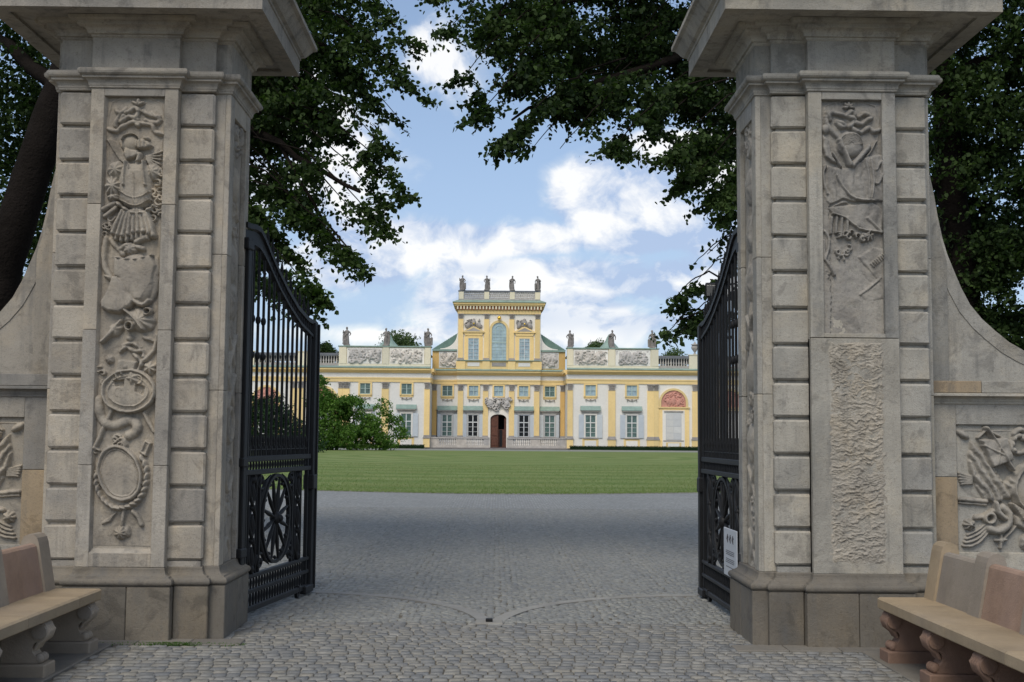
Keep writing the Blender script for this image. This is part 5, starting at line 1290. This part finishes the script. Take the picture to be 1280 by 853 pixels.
# ================================================================ statues
def remesh_object(o, voxel):
    md = o.modifiers.new('r', 'REMESH'); md.mode = 'VOXEL'; md.voxel_size = voxel; md.use_smooth_shade = True
    dg = bpy.context.evaluated_depsgraph_get(); me = bpy.data.meshes.new_from_object(o.evaluated_get(dg)); o.modifiers.clear(); o.data = me; return me
def statue_mesh(v):
    q = random.Random(40+v); m = MB(); H = 2.0; lean = q.uniform(-.05, .05)
    # draped legs and skirt, torso, shoulders, neck, head
    m.lathe([(.26, .0), (.27, .1), (.25, .5), (.235, .85), (.20, 1.08), (.235, 1.30), (.27, 1.48), (.20, 1.58), (.075, 1.64), (.07, 1.70)], 0, 0, .16, 12, True, 1.0, .72)
    m.ball((lean, -.02, 1.98), .125, 10, 1, 1.22); m.ball((lean, .05, 2.04), .13, 8)
    for k in range(9): a = q.uniform(0, 2*PI); x, y = .25*math.cos(a), .18*math.sin(a); m.tube([(x*1.0, y*1.1, .16), (x*.95+q.uniform(-.05, .05), y*1.05, .75), (x*.7, y*.9, 1.25)], [.06, .05, .03], 6)
    arms = [[(.26, 0, 1.62), (.42, -.05, 1.36), (.30, -.22, 1.18)], [(.26, 0, 1.62), (.46, -.02, 1.40), (.40, -.12, 1.72)], [(.26, 0, 1.62), (.40, .02, 1.32), (.36, -.06, 1.02)], [(.26, 0, 1.62), (.44, -.04, 1.42), (.16, -.20, 1.44)]]
    for s, k in ((1, v % 4), (-1, (v*3+1) % 4)): m.tube([(s*x, y, z) for x, y, z in arms[k]], [.085, .07, .055], 7); e = arms[k][-1]; m.ball((s*e[0], e[1], e[2]), .065, 6)
    # cloak over one shoulder
    s = 1 if v % 2 else -1; m.tube([(s*.20, .10, 1.66), (s*.34, .10, 1.2), (s*.36, .06, .6), (s*.30, .05, .2)], [.08, .14, .13, .12], 7); m.tube([(-s*.22, -.05, 1.6), (0, -.18, 1.35), (s*.25, -.12, 1.1)], .07, 6)
    if v % 3 == 0: m.tube([(-s*.42, -.1, .16), (-s*.40, -.1, .85)], [.12, .15], 8).ball((-s*.40, -.1, .95), .16, 8)
    if v % 3 == 1: m.tube([(s*.36, -.12, .16), (s*.30, -.14, .7)], [.16, .12], 8)
    m.box(-.36, .36, -.28, .28, 0, .17)
    o = m.build('statue', 'statue_stone'); me = remesh_object(o, .032); bpy.data.objects.remove(o)
    if not me.materials: me.materials.append(MAT['statue_stone'])
    return me
SM = [statue_mesh(v) for v in range(6)]
def statue(x, y, z, v, sc, label, rz=0):
    o = link('statue', SM[v], None, (PX+x, PY+y, z), (0, 0, rad(rz)), (sc, sc, sc)); tag(o, label, 'statue', 'stone statues along the palace roof')
tl = ['outermost on the left', 'second from the left', 'third from the left', 'outermost on the right']
for k, x in enumerate((-5.02, -1.72, 1.74, 5.2)): statue(x, YT+.17, 21.30, k, .96, 'small grey draped statue on the tower parapet, '+tl[k], (-15, 10, -8, 20)[k])
statue(-20.0, .7, 13.29, 4, 1.17, 'grey statue standing at the left end of the left attic', 10); statue(-14.85, .7, 13.29, 5, 1.12, 'grey statue on the middle of the left attic before a copper dome', -15)
statue(-9.35, .7, 13.29, 0, 1.13, 'grey statue on the left attic next to the sloping roof of the tower', 15)
statue(9.33, .7, 13.29, 1, 1.08, 'grey statue on the right attic next to the sloping roof of the tower', -10); statue(14.9, .7, 13.29, 2, 1.12, 'grey statue on the middle of the right attic before a copper dome', 12)
statue(20.2, .7, 13.29, 3, 1.13, 'grey statue standing at the right end of the right attic', -8)
def urn():
    m = MB().lathe([(.28, 0), (.28, .1), (.12, .18), (.12, .3), (.2, .42), (.52, .85), (.56, 1.15), (.40, 1.25), (.44, 1.35), (.62, 1.42), (.55, 1.5), (.2, 1.62), (.12, 1.8), (.02, 1.9)], n=14)
    return m
for x, l in ((25.75, 'grey stone urn on the roof balustrade beyond the right attic'), (-25.75, 'grey stone urn on the roof balustrade beyond the left attic')):
    if x > 0: o = urn().build('urn', 'palace_grey', None, (PX+x, PY+.45, 12.52)); tag(o, l, 'urn'); o.scale = (.85, .85, .9)

# ================================================================ hedges
def hedge(label, x0, x1, y0, y1, h):
    o = MB().box(x0+.1, x1-.1, y0+.1, y1-.1, 0, h-.06).build('hedge', 'leaf_hedge'); tag(o, label, 'hedge', 'low clipped hedges before the palace')
    n = int((x1-x0)*260); x = RNG.uniform(x0, x1, n); y = RNG.uniform(y0, y1, n); z = np.where(RNG.random(n) < .5, h+RNG.normal(0, .02, n), RNG.uniform(0, h, n)); y = np.where(z < h-.03, y0+RNG.normal(0, .03, n), y)
    V, F, T = leaf_cloud(np.stack([x, y, z], -1), .07); f = link('foliage', np_mesh('foliage', V, F, 'leaf_hedge', T), o)
def leaf_cloud(P, size, droop=.4, spread=1.0):
    """kite shaped leaves, folded along the midrib"""
    n = len(P); a = RNG.random(n)*2*PI; tilt = RNG.normal(0, .75, n)-droop; roll = RNG.normal(0, .8, n)*spread
    d = np.stack([np.cos(a)*np.cos(tilt), np.sin(a)*np.cos(tilt), np.sin(tilt)], -1)
    s0 = np.stack([-np.sin(a), np.cos(a), np.zeros(n)], -1); up = np.cross(d, s0)
    s = s0*np.cos(roll)[:, None]+up*np.sin(roll)[:, None]
    u2 = np.cross(d, s)
    L = size*RNG.uniform(.5, 1.45, n)[:, None]; w = L*.43
    V = np.stack([P, P+d*L*.22+s*w*.85+u2*L*.07, P+d*L*.62+s*w*.8+u2*L*.06, P+d*L, P+d*L*.62-s*w*.8+u2*L*.06, P+d*L*.22-s*w*.85+u2*L*.07], 1).reshape(-1, 3)
    i = np.arange(n)[:, None]*6
    F = np.concatenate([i+np.array([[0, 1, 2]]), i+np.array([[0, 2, 3]]), i+np.array([[0, 3, 4]]), i+np.array([[0, 4, 5]])], 1).reshape(-1, 3)
    T = np.repeat(np.clip(RNG.normal(.42, .30, n), 0, 1), 6)
    return V, F, T
hedge('low dark clipped hedge left of the palace terrace', -32, -8.95, 149.6, 150.4, .48)
hedge('low dark clipped hedge right of the palace terrace', 9.1, 32, 149.6, 150.4, .48)

# ================================================================ trees
def noise3(P, sc, seed=0):
    g = np.random.default_rng(seed).random((32, 32, 32)); q = P/sc; i = np.floor(q).astype(int); f = q-i; f = f*f*(3-2*f); o = 0
    for a in (0, 1):
        for b in (0, 1):
            for c in (0, 1):
                o = o+g[(i[:, 0]+a) % 32, (i[:, 1]+b) % 32, (i[:, 2]+c) % 32]*np.where(a, f[:, 0], 1-f[:, 0])*np.where(b, f[:, 1], 1-f[:, 1])*np.where(c, f[:, 2], 1-f[:, 2])
    return o
def ell(n, c, r, shell=.35):
    """points in an ellipsoid, denser towards its outside, broken up by noise"""
    d = RNG.normal(size=(n, 3)); d /= np.linalg.norm(d, axis=1)[:, None]
    k = RNG.random(n)**shell
    return np.asarray(c)+d*k[:, None]*np.asarray(r)
def sprays(P, per, size, rad_, droop=.25):
    """each point becomes the root of a drooping spray of leaves"""
    n = len(P); a = RNG.random(n)*2*PI; L = rad_*RNG.uniform(.6, 1.3, n)
    t = RNG.random((n, per)); x = np.cos(a)[:, None]*t*L[:, None]; y = np.sin(a)[:, None]*t*L[:, None]; z = -t*t*L[:, None]*.55
    Q = np.stack([P[:, :1]+x, P[:, 1:2]+y, P[:, 2:3]+z], -1).reshape(-1, 3)+RNG.normal(0, size*.55, (n*per, 3))*[1, 1, .7]
    return Q
def plume(S0, E, r0, r1, n, sag=.0):
    """leafy bough from S0 to E, radius r0 -> r1"""
    S0, E = np.asarray(S0, float), np.asarray(E, float); t = RNG.random(n)**.8
    c = S0+(E-S0)*t[:, None]; c[:, 2] += 4*sag*t*(1-t)
    r = (r0+(r1-r0)*t); d = RNG.normal(size=(n, 3)); d /= np.linalg.norm(d, axis=1)[:, None]
    return c+d*(r*RNG.random(n)**.45)[:, None]*[1, 1, .62]
def bough(m, pts, r0, r1, n=7, jit=.5):
    P = [Vector(p) for p in pts]; Q = []
    for i in range(len(P)-1):
        for k in range(4):
            t = k/4.; Q.append(P[i].lerp(P[i+1], t)+Vector((random.uniform(-1, 1), random.uniform(-1, 1), random.uniform(-1, 1)))*r0*jit*(i+k > 0))
    Q.append(P[-1]); L = len(Q); m.tube(Q, [r0+(r1-r0)*i/(L-1) for i in range(L)], n)
def tree(label, name, foot, trunk_pts, r0, clouds, boughs, leafm, size=.09, group=None, cat='tree'):
    t = thing(name, label, cat, foot, 0, group); f = Vector(foot)
    m = MB(); bough(m, trunk_pts, r0, r0*.5, 16, .05)
    m.tube([Vector(trunk_pts[0])-Vector((0, 0, .3)), Vector(trunk_pts[0])+Vector((0, 0, .5))], [r0*1.6, r0*1.02], 12)
    m.build('trunk', 'bark', t).location = -f
    m = MB()
    for b in boughs: bough(m, b[0], b[1], b[2], 6)
    if boughs: m.build('limbs', 'bark', t).location = -f
    P = np.concatenate(clouds)
    if size < .1:       # leaves sit in flat drooping tiers with gaps between
        g = noise3(P*[1, 1, 1.9], .62, 3)*.6+noise3(P*[1, 1, 1.5], .27, 4)*.4
        P = P[g > .455+RNG.normal(0, .02, len(P))]
    V, F, T = leaf_cloud(P, size)
    tn = fbm(P[:, 0]*1.0+P[:, 1]*.6, P[:, 2], 1.1, seed=5); T = np.clip(T+np.repeat(tn, 6)*.9, 0, 1)
    link('crown', np_mesh('crown', V-np.array(foot), F, leafm, T), t)
    return t
def A(px, py, Y): return tuple(at(px, py, Y))
def group_of(tips, root, n, r0, r1, sag, Yr):
    out, bs = [], []
    for (px, py, Y) in tips:
        E = np.array(A(px, py, Y)); S0 = np.array(root)+RNG.normal(0, .5, 3)
        L = np.linalg.norm(E-S0); out.append(sprays(plume(S0, E, r0, r1, int(n*L/7)), 7, .10, .34)); bs.append(([S0, (S0+E)/2+np.array([0, 0, sag]), E], .05, .008))
    return out, bs
# --- left linden, leaning trunk behind the wall
cl, bs = [], []
tipsL = [(548, 4, 14.5), (520, 62, 14), (500, 20, 15), (470, 60, 15), (528, 126, 14), (500, 150, 14.5), (470, 130, 15), (440, 100, 15.5), (484, 190, 14.2), (455, 200, 15), (425, 170, 15), (510, 246, 14), (486, 262, 14.3), (487, 296, 14.1), (455, 280, 15), (420, 240, 15),
         (459, 344, 14), (436, 320, 14.3), (410, 290, 15), (385, 260, 15), (352, 300, 14.5), (330, 330, 14.2), (375, 330, 14.6), (400, 376, 13.4), (385, 392, 13.4), (362, 372, 13.6), (345, 240, 15), (330, 180, 15), (360, 130, 15), (390, 60, 15.5), (420, 20, 15.5), (340, 60, 16), (318, 290, 14)]
rootL = {}
for (px, py, Y) in tipsL:
    E = np.array(A(px, py, Y)); R0 = np.array(A(px-170, py-125, Y+1.2)); L = np.linalg.norm(E-R0)
    cl.append(sprays(plume(R0, E, .46, .05, 210, .12), 12, .045, .24)); bs.append(([tuple(R0), tuple(R0*.6+E*.4+np.array([0, RNG.normal(0, .1), .30])), tuple(R0*.3+E*.7+np.array([0, 0, .22])), tuple(E)], .014, .004))
for (px, py, Y, rx, ry, rz, n) in ((200, 60, 17, 2.6, 1.6, 1.8, 1500), (330, 40, 17, 1.6, 1.3, 1.4, 900), (340, 190, 16.5, .9, .9, 1.5, 500), (60, 60, 17, 1.9, 1.4, 2., 900), (20, 180, 17, 1.2, 1.2, 2.0, 700), (90, 230, 18.5, 1.2, 1., 1.4, 400), (10, 320, 18, 1.2, 1.0, 1.2, 500), (-60, 120, 17, 1.6, 1.4, 2.6, 600), (-60, 350, 18, 1.4, 1, 1.6, 400),
                              (150, -160, 16, 3.4, 2.6, 1.8, 1900), (380, -170, 15.5, 2.6, 2.2, 1.5, 1300)):
    cl.append(sprays(ell(n, A(px, py, Y), (rx, ry, rz), .42), 17, .07, .40))
tr = [A(-40, 545, 15.5), A(5, 330, 15.3), A(48, 190, 15.2), A(75, 110, 15.2), A(110, 10, 15.4), A(170, -120, 15.8), A(230, -300, 16)]
tr[0] = (tr[0][0], tr[0][1], 0.0)
bs += [([tr[4], A(240, 10, 15.5), A(380, 40, 15.3), A(470, 110, 15)], .11, .02), ([tr[4], A(230, 120, 15.5), A(350, 180, 15.2), A(450, 240, 14.6)], .10, .02), ([tr[3], A(10, 60, 16), A(-60, -20, 16.5)], .12, .03),
       ([A(350, 180, 15.2), A(400, 270, 14.8), A(440, 315, 14.3)], .03, .008), ([tr[5], A(330, -60, 15.5), A(500, -30, 15)], .10, .02)]
tree('big linden left of the gate with leaning dark trunk and drooping boughs', 'linden_tree', (tr[0][0], tr[0][1], 0), tr, .27, cl, bs, 'leaf', .058)
# --- right linden, boughs reaching across the top of the gateway
cl, bs = [], []
tipsR = [(560, 4, 13.8), (557, 42, 13.6), (590, 58, 14), (575, 100, 13.6), (600, 128, 13.7), (592, 152, 13.6), (622, 190, 13.6), (650, 172, 14), (664, 188, 14), (700, 186, 13.8), (690, 150, 14.5), (640, 120, 14.6), (640, 60, 14.6), (620, 20, 14.6), (720, 150, 14.5), (757, 196, 13.8), (775, 175, 14.5), (792, 194, 14), (740, 120, 14.8),
         (700, 90, 15), (700, 40, 15), (828, 205, 13.8), (820, 170, 14.5), (868, 222, 14), (850, 205, 14.5), (842, 242, 14.2), (905, 258, 14), (880, 262, 14.3), (895, 282, 14.2), (810, 120, 15), (780, 60, 15.2), (860, 150, 15), (900, 190, 14.8), (920, 230, 14.6), (860, 90, 15.3), (760, 20, 15.3), (840, 30, 15.5),
         (912, 290, 14.5), (884, 318, 14.6), (868, 330, 14.4), (872, 350, 14.6), (900, 345, 14.8), (842, 374, 14.3), (835, 392, 14.5), (830, 420, 14.2), (858, 402, 14.5), (850, 418, 14.4), (880, 385, 14.8), (915, 330, 15)]
for (px, py, Y) in tipsR:
    E = np.array(A(px, py, Y)); k = 110 if py < 270 else 60
    R0 = np.array(A(px+k*1.2, py-k*.9 if py < 270 else py-18, Y+1.0))
    cl.append(sprays(plume(R0, E, .40 if py < 270 else .17, .05, 190 if py < 270 else 62, .08), 12, .045, .22)); bs.append(([tuple(R0), tuple(R0*.6+E*.4+np.array([0, RNG.normal(0, .1), .24])), tuple(R0*.3+E*.7+np.array([0, 0, .18])), tuple(E)], .014, .004))
for (px, py, Y, rx, ry, rz, n) in ((700, 10, 16, 1.6, 1.1, .9, 750), (840, 50, 16, 1.8, 1.2, 1.2, 950), (950, 150, 16.5, 1.0, 1.0, 1.5, 700), (970, 300, 16.5, .7, .8, 1.3, 380), (1230, 110, 16, 1.0, 1.0, 1.7, 1500), (1290, 60, 15.5, 1.2, 1.2, 2., 900), (1240, 280, 16.5, .85, 1.0, 1.4, 1500), (1300, 330, 16.5, 1.2, 1.0, 1.6, 1100), (1215, 390, 17, .9, .9, 1.2, 900), (1290, 460, 17, 1.2, .8, 1.2, 700), (1190, 190, 17.5, .5, .7, 1.3, 350), (1180, 60, 18, .7, 1, 1., 260),
                              (760, -170, 15.5, 2.8, 2.4, 1.5, 1500), (1050, -150, 16, 3.0, 2.6, 1.8, 1700), (1300, -200, 15.5, 2.6, 2.2, 2.2, 1000)):
    cl.append(sprays(ell(n, A(px, py, Y), (rx, ry, rz), .42), 17, .07, .40))
tr = [A(1215, 550, 16.5), A(1205, 380, 16.4), A(1190, 240, 16.3), A(1180, 100, 16.2), A(1140, -60, 16), A(1090, -260, 16)]
tr[0] = (tr[0][0], tr[0][1], 0.0)
bs += [([tr[3], A(1040, 20, 16), A(880, 60, 15.3), A(720, 110, 14.8), A(640, 150, 14.2)], .13, .015), ([tr[2], A(1060, 170, 16), A(930, 230, 15), A(880, 270, 14.5)], .08, .01), ([tr[1], A(1040, 330, 15.6), A(920, 370, 14.8), A(850, 400, 14.4)], .05, .008),
       ([tr[3], A(1000, -40, 16), A(800, -20, 15.3), A(620, 20, 14.4)], .11, .012), ([tr[3], A(1260, 60, 16), A(1330, 0, 15.6)], .10, .02)]
tree('big dark linden right of the gate, boughs hanging over the opening', 'linden_tree', (tr[0][0], tr[0][1], 0), tr, .24, cl, bs, 'leaf_dark', .058)

# --- shrubs seen left, in and beside the left leaf
def shrub(label, spec, foot, n, size, mt='leaf_bush', stems=5):
    t = thing('shrub', label, 'shrub', foot, 0, 'broad shrubs left of the lawn'); P = []
    for (px, py, Y, rx, ry, rz, w) in spec: P.append(sprays(ell(int(n*w), A(px, py, Y), (rx, ry, rz), .30), 6, size*.9, size*4))
    P = np.concatenate(P); P = P[P[:, 2] > .1]; g = noise3(P, 1.1, 9)*.6+noise3(P, .5, 10)*.4; P = P[g > .44+RNG.normal(0, .03, len(P))]; V, F, T = leaf_cloud(P, size); T = np.clip(T+np.repeat(fbm(P[:, 0], P[:, 2], 1.6, seed=8), 6)*1.2, 0, 1)
    link('foliage', np_mesh('foliage', V-np.array(foot), F, mt, T), t)
    m = MB()
    for k in range(stems): a = random.uniform(-1, 1); bough(m, [(a*.5, 0, -.1), (a*1.6, random.uniform(-.5, .5), 2.0), (a*3.2, random.uniform(-.8, .8), 4.2)], .12, .03)
    m.build('stem', 'bark', t); return t
shrub('bright green spreading shrub on the lawn edge left of the palace', ((420, 522, 128, 2.5, 2.4, 2.4, 1.), (402, 500, 128, 1.4, 1.8, 1.3, .4), (440, 508, 128, 1.5, 1.6, 1.3, .4), (398, 548, 127, 2.2, 2, 1.4, .5), (440, 546, 127, 2.8, 2.2, 1.3, .6), (462, 532, 128, 1.3, 1.3, 1.4, .3), (477, 550, 128, 1.8, 1.5, .9, .3), (492, 525, 129, .8, .8, 1.0, .08), (478, 508, 129, .9, .9, 1.1, .06), (400, 478, 128, .8, .8, .9, .08), (500, 540, 129, .9, .8, .8, .06)), (-17.5, 128, 0), 2000, .19)
shrub('dark green shrub seen through the bars of the left gate leaf', ((330, 530, 112, 3.0, 2.5, 2.6, 1.), (308, 520, 113, 2.2, 2, 2.6, .7), (360, 545, 111, 3.0, 2.4, 1.6, .7), (375, 560, 110, 2.2, 2, 1.2, .3), (345, 510, 113, 1.4, 1.4, 1.6, .3)), (-21.5, 112, 0), 1400, .19, 'leaf_hedge')
# --- trees beyond the palace roofs
def far_tree(label, px, top, w, Y, n, mt='leaf_far', base=None):
    T0 = at(px, top, Y); h = T0.z; s = Y/1494; W_ = w*s/2
    P = []
    for k in range(9):
        a = random.uniform(-1, 1); r = W_*random.uniform(.35, .6); z = h-r*.9-abs(a)*W_*.7-random.uniform(0, W_*.5)
        P.append(sprays(ell(int(n/9), (T0.x+a*(W_-r*.7), Y+random.uniform(-1, 1)*W_, z), (r, r, r*.85), .4), 6, .22, .9))
    P.append(sprays(ell(int(n*.8), (T0.x, Y, h-W_*1.5), (W_*.95, W_, W_*.9), .4), 6, .22, .9))
    tree(label, 'far_tree', (T0.x, Y, 0), [(T0.x, Y, 0), (T0.x+.2, Y, h*.35), (T0.x, Y, h*.7)], .35, P, [([(T0.x, Y, h*.55), (T0.x+s_*W_*.5, Y, h*.8), (T0.x+s_*W_*.6, Y, h*.93)], .14, .04) for s_ in (-1, 1)], mt, .26, 'trees beyond the palace')
far_tree('far tree rising behind the left attic statues', 500, 406, 64, 190, 900)
far_tree('far tree behind the left roof balustrade beside the gate edge', 405, 421, 36, 185, 500, 'leaf')
far_tree('far tree seen over the palace roof through the left gate bars', 325, 428, 60, 185, 600, 'leaf')
far_tree('far tree behind the middle statue of the right attic', 751, 415, 42, 188, 600)
far_tree('thin far tree behind the right roof balustrade', 842, 430, 36, 186, 300)
